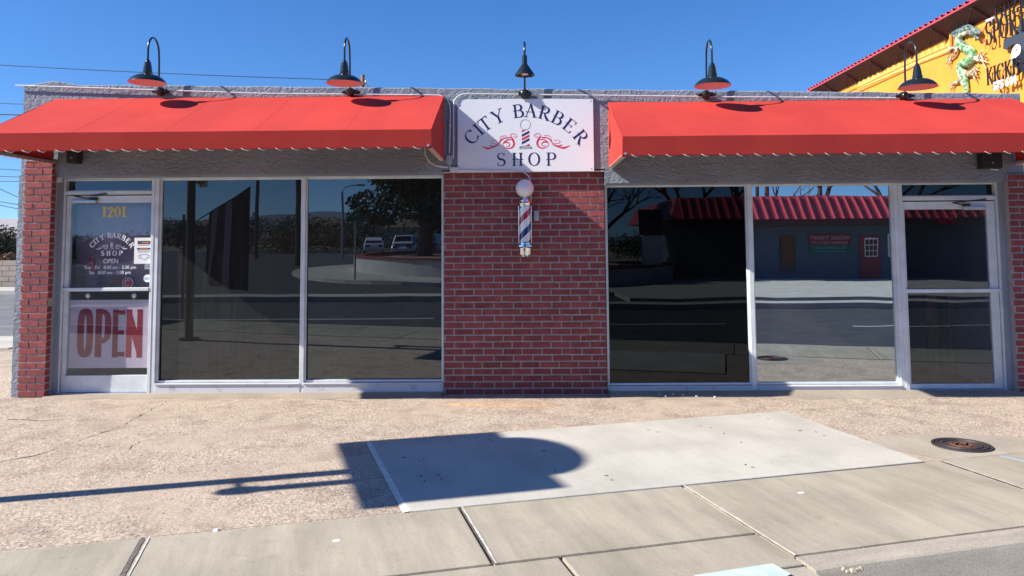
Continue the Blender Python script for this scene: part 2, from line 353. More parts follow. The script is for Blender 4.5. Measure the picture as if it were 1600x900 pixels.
# ------------------------------------------------------------------ mesh building helpers
class MB:
    def __init__(s): s.v = []; s.f = []; s.mi = []; s.m = 0
    def add(s, vs, fs):
        o = len(s.v); s.v += [Vector(p) for p in vs]
        for f in fs: s.f.append([i + o for i in f]); s.mi.append(s.m)
    def box(s, x0, x1, y0, y1, z0, z1):
        if x0 > x1: x0, x1 = x1, x0
        if y0 > y1: y0, y1 = y1, y0
        if z0 > z1: z0, z1 = z1, z0
        s.add([(x0, y0, z0), (x1, y0, z0), (x1, y1, z0), (x0, y1, z0), (x0, y0, z1), (x1, y0, z1), (x1, y1, z1), (x0, y1, z1)],
              [(0, 3, 2, 1), (4, 5, 6, 7), (0, 1, 5, 4), (1, 2, 6, 5), (2, 3, 7, 6), (3, 0, 4, 7)])
    def hexa(s, b, t):                      # 4 bottom points, 4 top points
        s.add(list(b) + list(t), [(0, 3, 2, 1), (4, 5, 6, 7), (0, 1, 5, 4), (1, 2, 6, 5), (2, 3, 7, 6), (3, 0, 4, 7)])
    def tube(s, pts, r, n=10, cap=True):
        pts = [Vector(p) for p in pts]; rs = r if isinstance(r, (list, tuple)) else [r] * len(pts)
        o = len(s.v); up = None
        for i, p in enumerate(pts):
            d = (pts[min(i + 1, len(pts) - 1)] - pts[max(i - 1, 0)]).normalized()
            if up is None:
                up = Vector((0, 0, 1)) if abs(d.z) < .9 else Vector((1, 0, 0))
            a = d.cross(up)
            if a.length < 1e-4: a = d.cross(Vector((1, .3, 0)))
            a.normalize(); b = a.cross(d).normalized(); up = b
            for k in range(n):
                t = 2 * PI * k / n
                s.v.append(p + (a * math.cos(t) + b * math.sin(t)) * rs[i])
        for i in range(len(pts) - 1):
            for k in range(n):
                s.f.append([o + i * n + k, o + i * n + (k + 1) % n, o + (i + 1) * n + (k + 1) % n, o + (i + 1) * n + k]); s.mi.append(s.m)
        if cap:
            s.f.append([o + k for k in range(n)][::-1]); s.mi.append(s.m)
            e = o + (len(pts) - 1) * n
            s.f.append([e + k for k in range(n)]); s.mi.append(s.m)
    def lathe(s, prof, c=(0, 0, 0), n=32, mtx=None):
        o = len(s.v); c = Vector(c)
        for (r, z) in prof:
            for k in range(n):
                t = 2 * PI * k / n
                p = Vector((max(r, 1e-4) * math.cos(t), max(r, 1e-4) * math.sin(t), z))
                if mtx: p = mtx @ p
                s.v.append(p + c)
        for i in range(len(prof) - 1):
            for k in range(n):
                s.f.append([o + i * n + k, o + i * n + (k + 1) % n, o + (i + 1) * n + (k + 1) % n, o + (i + 1) * n + k]); s.mi.append(s.m)
    def prism(s, poly, fn0, fn1):           # poly 2D; fn maps (x,y) -> 3D front / back
        n = len(poly); o = len(s.v)
        s.v += [Vector(fn0(*p)) for p in poly] + [Vector(fn1(*p)) for p in poly]
        s.f.append([o + i for i in range(n)]); s.mi.append(s.m)
        s.f.append([o + n + i for i in range(n)][::-1]); s.mi.append(s.m)
        for i in range(n):
            s.f.append([o + i, o + n + i, o + n + (i + 1) % n, o + (i + 1) % n]); s.mi.append(s.m)
    def slab(s, poly, z0, z1):
        s.prism([(p[0], p[1]) for p in poly], lambda x, y: (x, y, z1), lambda x, y: (x, y, z0))
    def ribbon(s, pts, ws, fn, t):          # pts 2D, widths, fn(x,y,d)->3D
        n = len(pts); o = len(s.v)
        P = [Vector((p[0], p[1])) for p in pts]
        if not isinstance(ws, (list, tuple)): ws = [ws] * n
        for i in range(n):
            a = P[max(i - 1, 0)]; b = P[min(i + 1, n - 1)]
            if n > 2 and (P[0] - P[-1]).length < 1e-6:
                if i == 0 or i == n - 1: a = P[n - 2]; b = P[1]
            d = (b - a)
            if d.length < 1e-9: d = Vector((1, 0))
            d.normalize(); nn = Vector((-d.y, d.x)) * ws[i] / 2
            l = P[i] + nn; r = P[i] - nn
            for q in (l, r):
                s.v.append(Vector(fn(q.x, q.y, t))); 
            for q in (l, r):
                s.v.append(Vector(fn(q.x, q.y, 0)))
        for i in range(n - 1):
            a = o + i * 4; b = a + 4
            for q in ([a, a + 1, b + 1, b], [a + 2, b + 2, b + 3, a + 3], [a, b, b + 2, a + 2], [a + 1, a + 3, b + 3, b + 1]):
                s.f.append(q); s.mi.append(s.m)
        for a in (o, o + (n - 1) * 4):
            s.f.append([a, a + 2, a + 3, a + 1]); s.mi.append(s.m)
    def build(s, name, mats, parent=None, smooth=None, bevel=0, fix=True, weld=False):
        me = bpy.data.meshes.new(name)
        off = Vector((0, 0, 0))
        o = bpy.data.objects.new(name, me)
        if parent is not None:
            p = parent
            while p is not None:
                off += Vector(p.location); p = p.parent
        else:
            xs = [v.x for v in s.v]; ys = [v.y for v in s.v]; zs = [v.z for v in s.v]
            off = Vector(((min(xs) + max(xs)) / 2, (min(ys) + max(ys)) / 2, min(zs)))
            o.location = off
        me.from_pydata([tuple(v - off) for v in s.v], [], s.f)
        if not isinstance(mats, (list, tuple)): mats = [mats]
        for m in mats: me.materials.append(m if not isinstance(m, str) else M[m])
        for p, i in zip(me.polygons, s.mi): p.material_index = min(i, len(mats) - 1)
        if fix or weld:
            bm = bmesh.new(); bm.from_mesh(me)
            if weld: bmesh.ops.remove_doubles(bm, verts=bm.verts, dist=2e-5)
            if fix: bmesh.ops.recalc_face_normals(bm, faces=bm.faces)
            bm.to_mesh(me); bm.free()
        if smooth:
            for p in me.polygons: p.use_smooth = True
            me.set_sharp_from_angle(angle=R(smooth))
        me.validate()
        C.objects.link(o)
        if parent is not None: o.parent = parent
        if bevel:
            b = o.modifiers.new('bevel', 'BEVEL'); b.width = bevel; b.segments = 2; b.limit_method = 'ANGLE'; b.angle_limit = R(40)
        return o

def tag(o, label=None, cat=None, group=None, kind=None):
    if label: o['label'] = label
    if cat: o['category'] = cat
    if group: o['group'] = group
    if kind: o['kind'] = kind
    return o
def thing(name, loc, label, cat, group=None):
    o = bpy.data.objects.new(name, None); o.empty_display_size = .1
    C.objects.link(o); o.location = loc
    return tag(o, label, cat, group)
def struct(o): o['kind'] = 'structure'; return o
def copy_tree(root, loc, label, rotz=None):
    r = root.copy(); C.objects.link(r); r.location = loc
    if rotz is not None: r.rotation_euler = (0, 0, rotz)
    r['label'] = label
    for ch in list(root.children):
        c = ch.copy(); C.objects.link(c); c.parent = r
        for g in list(ch.children):
            d = g.copy(); C.objects.link(d); d.parent = c
    return r
def boxo(name, m, parent, x0, x1, y0, y1, z0, z1, bevel=0):
    b = MB(); b.box(x0, x1, y0, y1, z0, z1); return b.build(name, m, parent, bevel=bevel)

# ------------------------------------------------------------------ lettering (own serif strokes; flat panels of thin vinyl)
def arc(cx, cy, rx, ry, a0, a1, T=.15, t=.05, n=14):
    pts = []; ws = []
    for i in range(n + 1):
        a = R(a0 + (a1 - a0) * i / n)
        pts.append((cx + rx * math.cos(a), cy + ry * math.sin(a))); ws.append(t + (T - t) * abs(math.cos(a)) ** 1.3)
    return (pts, ws)
def ln(x0, y0, x1, y1, w): return ([(x0, y0), (x1, y1)], [w, w])
def stem(x, T=.15, t=.045, y0=0, y1=1, s=.11):
    q = [([(x, y0), (x, y0 + .12), (x, (y0 + y1) / 2), (x, y1 - .12), (x, y1)], [T * 1.25, T, T * .92, T, T * 1.25])]
    if s: q += [ln(x - s - T / 2, y0 + t / 2, x + s + T / 2, y0 + t / 2, t), ln(x - s - T / 2, y1 - t / 2, x + s + T / 2, y1 - t / 2, t)]
    return q
def glyph(c, T=.15, t=.045):
    g = []; W = .7
    if c == 'I': g = stem(.17, T, t); W = .34
    elif c == 'C':
        g = [arc(.46, .5, .40, .49, 42, 318, T, t, 22), ln(.77, .72, .79, .98, t * 1.3), ln(.78, .05, .80, .28, t)]; W = .86
    elif c == 'G':
        g = [arc(.46, .5, .40, .49, 42, 330, T, t, 22), ln(.77, .72, .79, .98, t * 1.3), ln(.78, .05, .78, .45, T), ln(.6, .45, .92, .45, t)]; W = .95
    elif c == 'T': g = stem(.4, T, t, s=.1) + [ln(.02, .975, .78, .975, t * 1.2), ln(.03, .8, .02, 1, t * 1.4), ln(.77, .8, .78, 1, t * 1.4)]; W = .8
    elif c == 'Y': g = [ln(.08, 1, .42, .46, T), ln(.78, 1, .42, .46, t * 1.2)] + [ln(.42, 0, .42, .5, T), ln(.24, .02, .6, .02, t), ln(-.05, .98, .25, .98, t), ln(.65, .98, .9, .98, t)]; W = .86
    elif c == 'B': g = stem(.17, T, t, s=.08) + [ln(.17, .975, .40, .975, t), ln(.0, .53, .42, .53, t), ln(.17, .025, .42, .025, t), arc(.40, .755, .24, .222, -90, 90, T, t), arc(.42, .278, .29, .253, -90, 90, T, t)]; W = .76
    elif c == 'P': g = stem(.17, T, t, s=.08) + [ln(.17, .975, .40, .975, t), ln(.0, .47, .42, .47, t), arc(.40, .722, .27, .253, -90, 90, T, t)]; W = .70
    elif c == 'R': g = stem(.17, T, t, s=.08) + [ln(.17, .975, .40, .975, t), ln(.0, .5, .42, .5, t), arc(.40, .737, .25, .238, -90, 90, T, t), ([(.36, .5), (.55, .22), (.76, 0)], [T * .6, T, T * 1.1]), ln(.62, .02, .9, .02, t)]; W = .84
    elif c == 'A': g = [ln(.10, 0, .42, .99, t * 1.2), ln(.40, 1, .76, 0, T), ln(.06, .40, .72, .40, t), ln(-.04, .02, .24, .02, t), ln(.60, .02, .92, .02, t)]; W = .86
    elif c == 'E': g = stem(.17, T, t, s=.08) + [ln(.17, .975, .64, .975, t), ln(.0, .52, .52, .52, t), ln(.17, .025, .68, .025, t), ln(.63, .8, .64, 1, t * 1.4), ln(.66, 0, .70, .22, t * 1.4), ln(.51, .42, .51, .62, t)]; W = .72
    elif c == 'H': g = stem(.17, T, t, s=.07) + stem(.67, T, t, s=.07) + [ln(.0, .5, .84, .5, t)]; W = .84
    elif c == 'O': g = [arc(.45, .5, .38, .49, 0, 360, T, t, 30)]; W = .9
    elif c == '0': g = [arc(.36, .5, .26, .46, 0, 360, T * 1.15, t, 26)]; W = .72
    elif c == 'S':
        pts = []; ws = []
        for i in range(13):
            a = R(40 + (270 - 40) * i / 12); pts.append((.34 + .25 * math.cos(a), .745 + .235 * math.sin(a))); ws.append(t + (T - t) * min(1, max(0, (i - 3) / 7)))
        for i in range(1, 13):
            a = R(90 - (90 + 140) * i / 12); pts.append((.34 + .28 * math.cos(a), .265 + .245 * math.sin(a))); ws.append(T - (T - t) * min(1, max(0, (i - 4) / 6)))
        g = [(pts, ws), ln(.55, .74, .57, .99, t * 1.3), ln(.09, .02, .10, .28, t * 1.3)]; W = .70
    elif c == 'U': g = [ln(.17, .3, .17, 1, T), ([(.17, .32), (.19, .14), (.3, .04), (.45, .02), (.6, .06), (.67, .16), (.69, .32)], [T, T, T * .8, t * 1.5, t * 1.3, t, t]), ln(.69, .3, .69, 1, t * 1.2), ln(0, .98, .34, .98, t), ln(.55, .98, .83, .98, t)]; W = .86
    elif c == 'Z': g = [ln(.05, .975, .70, .975, t * 1.3), ln(.66, .97, .10, .03, T), ln(.05, .025, .74, .025, t * 1.3), ln(.06, .78, .06, 1, t), ln(.72, 0, .73, .22, t)]; W = .78
    elif c == 'M': g = [ln(.14, 0, .16, 1, t * 1.2), ln(.17, 1, .50, .05, T), ln(.50, .05, .86, 1, t * 1.2), ln(.88, 0, .88, 1, T), ln(0, .02, .28, .02, t), ln(.74, .02, 1.04, .02, t), ln(.02, .98, .2, .98, t), ln(.84, .98, 1.02, .98, t)]; W = 1.06
    elif c == 'N': g = [ln(.14, 0, .14, 1, t * 1.2), ln(.12, 1, .72, .0, T), ln(.74, 0, .74, 1, t * 1.2), ln(0, .02, .28, .02, t), ln(.6, .98, .88, .98, t)]; W = .88
    elif c == 'K': g = stem(.17, T, t, s=.08) + [ln(.2, .42, .70, .98, t * 1.2), ([(.34, .58), (.56, .26), (.76, 0)], [T * .7, T, T * 1.1]), ln(.58, .98, .82, .98, t), ln(.6, .02, .9, .02, t)]; W = .84
    elif c == 'X': g = [ln(.08, 1, .74, 0, T), ln(.72, 1, .1, 0, t * 1.3), ln(-.04, .02, .25, .02, t), ln(.58, .02, .9, .02, t), ln(0, .98, .24, .98, t), ln(.6, .98, .86, .98, t)]; W = .84
    elif c == '1': g = stem(.3, T * 1.25, t, s=.1) + [ln(.08, .86, .3, .97, t * 1.5)]; W = .56
    elif c == '2':
        g = [([(.10, .70), (.12, .86), (.24, .96), (.40, .96), (.54, .86), (.55, .70), (.46, .50), (.28, .26), (.10, .06)], [T * 1.3, T * .8, t, t * 1.6, T, T * 1.3, T * 1.1, T * .7, t]), ([(.06, .07), (.3, .1), (.6, .07), (.66, .24)], [T, T, T * .8, t])]; W = .72
    return g, W
def put_glyph(b, c, ox, oy, h, ang, fn, T=.15, t=.045, th=.003, eps=.00025, wx=1.0, center=True):
    g, W = glyph(c, T, t); ca, sa = math.cos(ang), math.sin(ang)
    for k, (pts, ws) in enumerate(g):
        P = []
        for (x, y) in pts:
            x = (x - (W / 2 if center else 0)) * h * wx; y = (y - (.5 if center else 0)) * h
            P.append((ox + x * ca - y * sa, oy + x * sa + y * ca))
        b.ribbon(P, [q * h for q in ws], fn, th + eps * k)
    return W * h * wx
def text_line(b, s, ox, oy, h, fn, T=.15, t=.045, th=.003, track=.12, wx=1.0, eps=.00025):
    x = ox
    for c in s:
        if c == ' ': x += .45 * h * wx; continue
        x += put_glyph(b, c, x, oy, h, 0, fn, T, t, th, eps, wx, center=False) + track * h * wx
    return x
def font_text(b, s, x, y, size, fn, th=.002, bold=0.0, sx=1.0, align='CENTER'):
    cu = bpy.data.curves.new('t', 'FONT'); cu.body = s; cu.size = size; cu.extrude = .5; cu.offset = bold
    cu.align_x = align; cu.resolution_u = 3
    ob = bpy.data.objects.new('t', cu); C.objects.link(ob)
    dg = bpy.context.evaluated_depsgraph_get(); dg.update()
    me = bpy.data.meshes.new_from_object(ob.evaluated_get(dg))
    vs = [fn(x + v.co.x * sx, y + v.co.y, (v.co.z + .5) * th) for v in me.vertices]
    b.add(vs, [list(p.vertices) for p in me.polygons])
    bpy.data.objects.remove(ob); bpy.data.curves.remove(cu); bpy.data.meshes.remove(me)

def catmull(pts, n=6):
    P = [Vector(p) for p in pts]; out = []
    for i in range(len(P) - 1):
        p0 = P[max(i - 1, 0)]; p1 = P[i]; p2 = P[i + 1]; p3 = P[min(i + 2, len(P) - 1)]
        for k in range(n):
            t = k / n
            out.append(.5 * ((2 * p1) + (-p0 + p2) * t + (2 * p0 - 5 * p1 + 4 * p2 - p3) * t * t + (-p0 + 3 * p1 - 3 * p2 + p3) * t ** 3))
    out.append(P[-1]); return out

def logo(bt, br, fn, s, th=.003, TT=.155, tt=.045):
    """barber shop logo; local units: 1 = zoomed picture unit * s, origin at the sign centre (802, 440)"""
    def L(x, y): return ((x - 802) * s, (440 - y) * s)
    cx, cy, rad = 805, 955, 782
    for c, a in (('C', 51.5), ('I', 43.0), ('T', 36.0), ('Y', 23.5), ('B', 6.2), ('A', -4.2), ('R', -16.2), ('B', -27.5), ('E', -39), ('R', -52.5)):
        x = cx - rad * math.sin(R(a)); y = cy - rad * math.cos(R(a))
        q = L(x, y); put_glyph(bt, c, q[0], q[1], 152 * s, R(a), fn, TT, tt, th)
    for c, x in (('S', 528), ('H', 710), ('O', 897), ('P', 1085)):
        q = L(x, 726); put_glyph(bt, c, q[0], q[1], 148 * s, 0, fn, TT * .95, tt, th)
    def sw(b, pts, ws, k):
        for sg in (1, -1):
            P = [((802 + sg * (x - 802)), y) for x, y in pts]
            Q = catmull([(*L(*p), 0) for p in P], 5)
            n = len(Q); W = []
            for i in range(n):
                t = i / (n - 1) * (len(ws) - 1); j = min(int(t), len(ws) - 2); W.append((ws[j] * (1 - (t - j)) + ws[j + 1] * (t - j)) * s)
            b.ribbon([(q.x, q.y) for q in Q], W, fn, th + .0002 * k)
    sw(br, [(632, 460), (655, 500), (672, 545), (655, 585), (612, 602), (570, 590), (545, 570)], [3, 22, 20, 16, 12, 8, 3], 1)
    sw(br, [(545, 570), (548, 545), (575, 530), (605, 535), (622, 555), (612, 575), (590, 578), (580, 565)], [4, 8, 16, 12, 8, 8, 5, 2], 2)
    sw(br, [(640, 478), (600, 482), (560, 485), (520, 510), (505, 545)], [2, 14, 10, 18, 6], 3)
    sw(br, [(650, 500), (600, 505), (570, 518), (552, 530)], [4, 12, 7, 2], 4)
    sw(br, [(632, 470), (635, 445), (662, 435), (695, 445), (703, 465), (685, 480), (665, 470), (672, 456)], [4, 5, 6, 5, 4, 4, 3, 2], 5)
    sw(br, [(600, 462), (560, 458), (525, 470), (510, 490)], [2, 5, 4, 2], 6)
    sw(br, [(508, 540), (480, 565), (430, 580), (400, 568), (392, 562)], [8, 8, 15, 10, 2], 7)
    sw(br, [(500, 545), (470, 552), (430, 545), (415, 528), (430, 512), (462, 510), (480, 525)], [3, 4, 4, 4, 4, 3, 2], 8)
    sw(br, [(505, 560), (440, 590), (375, 600), (320, 580), (305, 575)], [3, 5, 22, 6, 2], 9)
    # little pole
    q = L(801, 334); bt.ribbon([(q[0] + 57 * s * math.cos(a * PI / 16), q[1] + 57 * s * math.sin(a * PI / 16)) for a in range(33)], 3.2 * s, fn, th)
    for k, (y, b) in enumerate(((400, br), (440, bt), (483, br), (525, bt), (568, br))):
        poly = [(760, y + 30), (845, y - 12), (845, y + 12), (760, y + 54)]
        if k == 0: poly = [(760, 395), (808, 395), (760, 420)]
        elif k == 4: poly = [(800, 575), (845, 550), (845, 575)]
        else: poly = [(760, y + 6), (845, y - 38), (845, y - 12), (760, y + 32)]
        P = [L(*p) for p in poly]
        b.prism(P, lambda x, y: fn(x, y, th), lambda x, y: fn(x, y, 0))
    for a, c in (((752, 577), (852, 577)), ((752, 577), (735, 592)), ((735, 592), (735, 606)), ((735, 606), (872, 606)), ((872, 606), (872, 592)), ((872, 592), (852, 577)), ((737, 592), (870, 592))):
        p = L(*a); r_ = L(*c); bt.ribbon([p, r_], 4.5 * s, fn, th)

# =================================================================== GROUND AND STREET
# sidewalk frame: origin at a joint, u along the walk, n towards the street
P0 = onZ(1065, 760); P1 = onZ(0, 862); P2 = onZ(1445, 722)
u = (P2 - P1); u.z = 0; u.normalize(); nrm = Vector((u.y, -u.x, 0))
if nrm.y > 0: nrm = -nrm
def st(s, t, z=0): q = P0 + u * s + nrm * t; return (q.x, q.y, z)
def to_st(p): d = p - P0; return (d.dot(u), d.dot(nrm))

b = MB(); b.box(-700, 700, -900, 900, -1.2, -.30); g = struct(b.build('ground', 'earth'))
b = MB(); b.slab([st(-60, 1.6), st(60, 1.6), st(60, 10.6), st(-60, 10.6)][::-1], -.29, -.17); struct(b.build('road', 'asphalt'))
# plaza of exposed aggregate
pl = [st(-40, 0), st(40, 0), (60, 7), (-8.2, 7), (-8.2, 3.7), (-60, 3.7)]
b = MB(); b.slab(pl, -.28, -.004)
struct(b.build('pavement', 'agg'))
# pale concrete pad
A, B_, C_, D = onZ(580, 692, .004), onZ(1225, 643, .004), onZ(1445, 722, .004), onZ(640, 801, .004)
b = MB(); b.slab([A, D, C_, B_], -.05, .012); o = b.build('concrete_pad', 'pad', bevel=.006); struct(o)
b = MB()                                                                   # trowelled lighter lip along its left side
dv = (D - A)
for k in range(10):
    t0, t1 = k / 10, (k + 1) / 10; wv = .04
    p, q = A + dv * t0, A + dv * t1
    b.add([(p.x - wv, p.y, .001), (q.x - wv, q.y, .001), (q.x, q.y, .0125), (p.x, p.y, .0125)], [(0, 1, 2, 3)])
struct(b.build('pad_edge', 'joint'))
# cement apron against the shop front
b = MB()
def apron(x0, x1, d0, d1, n=18):
    top = [(x0 + (x1 - x0) * i / n, .3) for i in range(n + 1)]
    bot = [(x0 + (x1 - x0) * i / n, -(d0 + (d1 - d0) * random.random())) for i in range(n + 1)]
    for i in range(n):
        b.add([(bot[i][0], bot[i][1], -.003), (bot[i + 1][0], bot[i + 1][1], -.003), (top[i + 1][0], -.02, .016), (top[i][0], -.02, .016), (top[i + 1][0], .3, .016), (top[i][0], .3, .016)], [(0, 1, 2, 3), (3, 2, 4, 5)])
apron(-5.2, -.9, .10, .22); apron(.9, 5.6, .22, .34)
struct(b.build('cement_apron', concrete_mat('tan cement', (.42, .35, .27), 0, .06)))
# sidewalk panels
walk = MB(); kb = MB(); jt = MB()
def panel(s0, s1, t0, t1, z=.006):
    g_ = .008
    walk.slab([st(s0 + g_, t0), st(s0 + g_, t1), st(s1 - g_, t1), st(s1 - g_, t0)], -.2, z)
S = [to_st(onZ(*p))[0] for p in ((220, 850), (720, 797))]
tin = to_st(onZ(783, 882))[1]; tout = to_st(onZ(1252, 869))[1]
ss_l = [S[0] - 5.1, S[0] - 3.4, S[0] - 1.7, S[0], S[1], 0]
s_r1 = to_st(onZ(1470, 722))[0]
ss_r = [0, s_r1, s_r1 + 1.95, s_r1 + 3.9, s_r1 + 5.9, s_r1 + 8]
for a, c in zip(ss_l[:-1], ss_l[1:]):
    panel(a, c, .006, tin - .008)
for a, c in zip([S[0] - 5.1, S[0] - 1.2, S[1] + .35], [S[0] - 1.2, S[1] + .35, 0]):
    panel(a, c, tin + .008, tout + .1)
for a, c in zip(ss_r[:-1], ss_r[1:]):
    panel(a, c, .006, tout - .006)
k_ = 0
o = walk.build('sidewalk', 'walk', bevel=.009); struct(o)
def strip(mb, p, q, wd, z):
    p = Vector(p); q = Vector(q); d = (q - p).normalized(); nn = Vector((-d.y, d.x, 0)); n = max(2, int((q - p).length / .04)); prev = None
    for i in range(n + 1):
        c = p.lerp(q, i / n); w1 = wd * (.55 + .6 * random.random()); off = wd * .25 * (random.random() - .5)
        a1 = c + nn * (w1 + off); a2 = c - nn * (w1 - off)
        cur = [(a1.x, a1.y, z), (a2.x, a2.y, z)]
        if prev: mb.add([prev[0], prev[1], cur[1], cur[0]], [(0, 1, 2, 3)])
        prev = cur
for s_ in (S[1], 0, s_r1, s_r1 + 1.95):                                     # worn pale arrises beside the joints
    strip(jt, st(s_ + .014, .0), st(s_ + .014, tout if s_ >= 0 else tin), .007, .0095)
strip(jt, st(S[0] + .03, .0), st(S[0] + .03, tin), .005, .0095)
struct(jt.build('sidewalk_joint', 'joint'))
cr = MB()
for s_ in (S[0], S[1], 0, s_r1, s_r1 + 1.95):
    strip(cr, st(s_, .0), st(s_, tout if s_ >= 0 else tin), .0045 if s_ != S[0] else .013, .0080)
strip(cr, st(S[0] - 5, tin), st(0, tin), .0055, .0082)
strip(cr, st(.02, tout), st(s_r1 + 8, tout), .0045, .0082)
strip(cr, st(-8, 0), st(s_r1 + 8, 0), .0028, .0070)
struct(cr.build('joint_gap', 'crack'))
# kerb with a rounded nose
def kerb_run(s0, s1, t0, wd, ztop, name, n=24, m='kerb'):
    kb = MB(); prof = [(0, -.28), (0, ztop), (wd - .03, ztop), (wd - .012, ztop - .006), (wd, ztop - .022), (wd + .09, -.165), (wd + .09, -.28)]
    for i in range(n):
        a = s0 + (s1 - s0) * i / n; c = s0 + (s1 - s0) * (i + 1) / n
        r0 = [st(a, t0 + t, z) for t, z in prof]; r1 = [st(c, t0 + t, z) for t, z in prof]
        for j in range(len(prof) - 1):
            kb.add([r0[j], r1[j], r1[j + 1], r0[j + 1]], [(0, 1, 2, 3)])
        if i in (0, n - 1): kb.add(r0 if i == 0 else r1, [tuple(range(len(prof)))])
    return struct(kb.build(name, m, smooth=50))
kerb_run(.01, 30, tout + .008, .17, .004, 'kerb')
kerb_run(-30, -.01, tout + .11, .17, -.002, 'kerb')
gut = MB(); gut.slab([st(-30, tout + .29), st(-30, tout + .75), st(30, tout + .75), st(30, tout + .20)], -.25, -.155); struct(gut.build('gutter', 'kerb'))
# worn blue paint at the kerb, blue survey stroke by the manhole
bp = [onZ(1085, 899, .009), onZ(1207, 880.5, .009), onZ(1236, 897, .009), onZ(1200, 915, .009), onZ(1080, 915, .009)]
b = MB(); b.slab([(p.x, p.y) for p in bp][::-1], .0062, .0105); struct(b.build('kerb_paint', 'blue_paint'))
b = MB()
bq = [onZ(1562, 712, .009), onZ(1569, 711.3, .009), onZ(1612, 721, .009), (onZ(1608, 722.3, .009))]
b.slab([(p.x, p.y) for p in bq][::-1], .0062, .0098); struct(b.build('survey_paint', mat('faded blue paint', (.28, .33, .37), .8)))

# cracks in the aggregate
b = MB()
def crack(pts, wd):
    W = [onZ(*p) for p in pts]
    for i in range(len(W) - 1):
        n = max(3, int((W[i + 1] - W[i]).length / .06)); prev = None
        for k in range(n + 1):
            c = W[i].lerp(W[i + 1], k / n); c.x += random.uniform(-.015, .015); c.y += random.uniform(-.02, .02); h = 1.8 * wd * random.uniform(.2, 1)
            cur = [(c.x, c.y + h, -.001), (c.x, c.y - h, -.001)]
            if prev: b.add([prev[0], prev[1], cur[1], cur[0]], [(0, 1, 2, 3)])
            prev = cur
crack([(285, 612), (255, 630), (225, 645), (185, 668), (140, 682), (105, 695)], .014)
crack([(215, 690), (190, 712), (170, 722)], .008)
crack([(100, 655), (60, 657), (10, 655)], .006)
crack([(0, 722), (60, 710), (105, 695)], .010)
crack([(480, 620), (520, 625), (560, 628)], .004)
struct(b.build('pavement_crack', 'crack'))
# patch of loose sand below the brick pier
b = MB(); c0 = onZ(790, 632)
n = 26; ring = []
for j, (rr, zz) in enumerate(((0, .016), (.5, .013), (.8, .006), (1.0, -.003))):
    ring.append([(c0.x + rr * .62 * math.cos(2 * PI * i / n) * (1 + .15 * math.sin(3 * i)), c0.y + rr * .13 * math.sin(2 * PI * i / n), zz + (.003 * random.random() if j < 3 else 0)) for i in range(n)])
for j in range(3):
    for i in range(n): b.add([ring[j][i], ring[j][(i + 1) % n], ring[j + 1][(i + 1) % n], ring[j + 1][i]], [(0, 1, 2, 3)])
tag(b.build('sand', mat('orange sand', (.46, .31, .19), .95, var=.2, vscale=20, bump=.6, bscale=60), smooth=80), kind='stuff')

# gravel grains scattered on the plaza
b = MB()
for i in range(9000):
    px = random.uniform(-60, 1660); py = 608 + 230 * random.random() ** 1.3
    p = onZ(px, py)
    s_, t_ = to_st(p)
    if t_ > -.02 or p.y > -.15: continue
    if noise.noise(Vector((p.x * .9, p.y * .9, 3))) < random.uniform(-.35, .45): continue
    e1 = (p - A).cross(D - A).z; 
    if A.x - .02 < p.x < C_.x and (p - A).dot(Vector((-(D - A).y, (D - A).x, 0))) > 0 and not ((B_ - A).cross(p - A).z > 0) and not ((C_ - B_).cross(p - B_).z > 0): continue
    r = random.uniform(.003, .0085)
    a = random.random() * 6
    q = [(p.x + r * math.cos(a + k * 1.57) * random.uniform(.7, 1.2), p.y + r * math.sin(a + k * 1.57) * random.uniform(.7, 1.2), -.004) for k in range(4)]
    b.add(q + [(p.x, p.y, -.004 + r * random.uniform(.4, .8))], [(0, 1, 4), (1, 2, 4), (2, 3, 4), (3, 0, 4)])
tag(b.build('gravel', mat('loose gravel', (.36, .27, .23), .9, island=.55), fix=True), kind='stuff')

# manhole cover
mc = onZ(1503, 697)
t = thing('manhole_cover', (mc.x, mc.y, 0), 'round rusty iron manhole cover with raised rings in the paving', 'manhole cover')
ex = .215
b = MB(); b.lathe([(.0, .012), (ex * .30, .012), (ex * .31, .016), (ex * .36, .016), (ex * .37, .010), (ex * .43, .010)], mc, 40); b.build('center_plate', 'rust', t, smooth=30)
b = MB(); b.lathe([(ex * .43, .010), (ex * .60, .010), (ex * .61, .017), (ex * .66, .017), (ex * .67, .010), (ex * .80, .010), (ex * .81, .016), (ex * .86, .016), (ex * .87, .003), (ex * .90, .003)], mc, 48); b.build('cover_rings', 'iron', t, smooth=30)
b = MB(); b.lathe([(ex * .90, .003), (ex * .91, .014), (ex, .014), (ex * 1.01, -.01)], mc, 48); b.build('rim', 'iron', t, smooth=30)
b = MB()
for sg in (-1, 1):
    for (x0, y0, x1, y1) in ((-.06, -.03, -.02, .03), (-.02, .03, .02, -.03), (.02, -.03, .06, .03)):
        b.ribbon([(x0, y0), (x1, y1)], .012, lambda x, y, d: (mc.x + x, mc.y + y, .012 + d), .004)
b.build('raised_mark', 'iron', t)
b = MB(); n = 30
for i in range(n):
    a0, a1 = 2 * PI * i / n, 2 * PI * (i + 1) / n
    r0, r1 = .50 + .05 * math.sin(a0 * 3) , .50 + .05 * math.sin(a1 * 3)
    b.add([(mc.x + ex * math.cos(a0), mc.y + ex * math.sin(a0), .004), (mc.x + r0 * 1.25 * math.cos(a0), mc.y + r0 * .9 * math.sin(a0), -.002), (mc.x + r1 * 1.25 * math.cos(a1), mc.y + r1 * .9 * math.sin(a1), -.002), (mc.x + ex * math.cos(a1), mc.y + ex * math.sin(a1), .004)], [(0, 1, 2, 3)])
struct(b.build('manhole_patch', concrete_mat('manhole cement', (.44, .38, .30), 0, .06)))

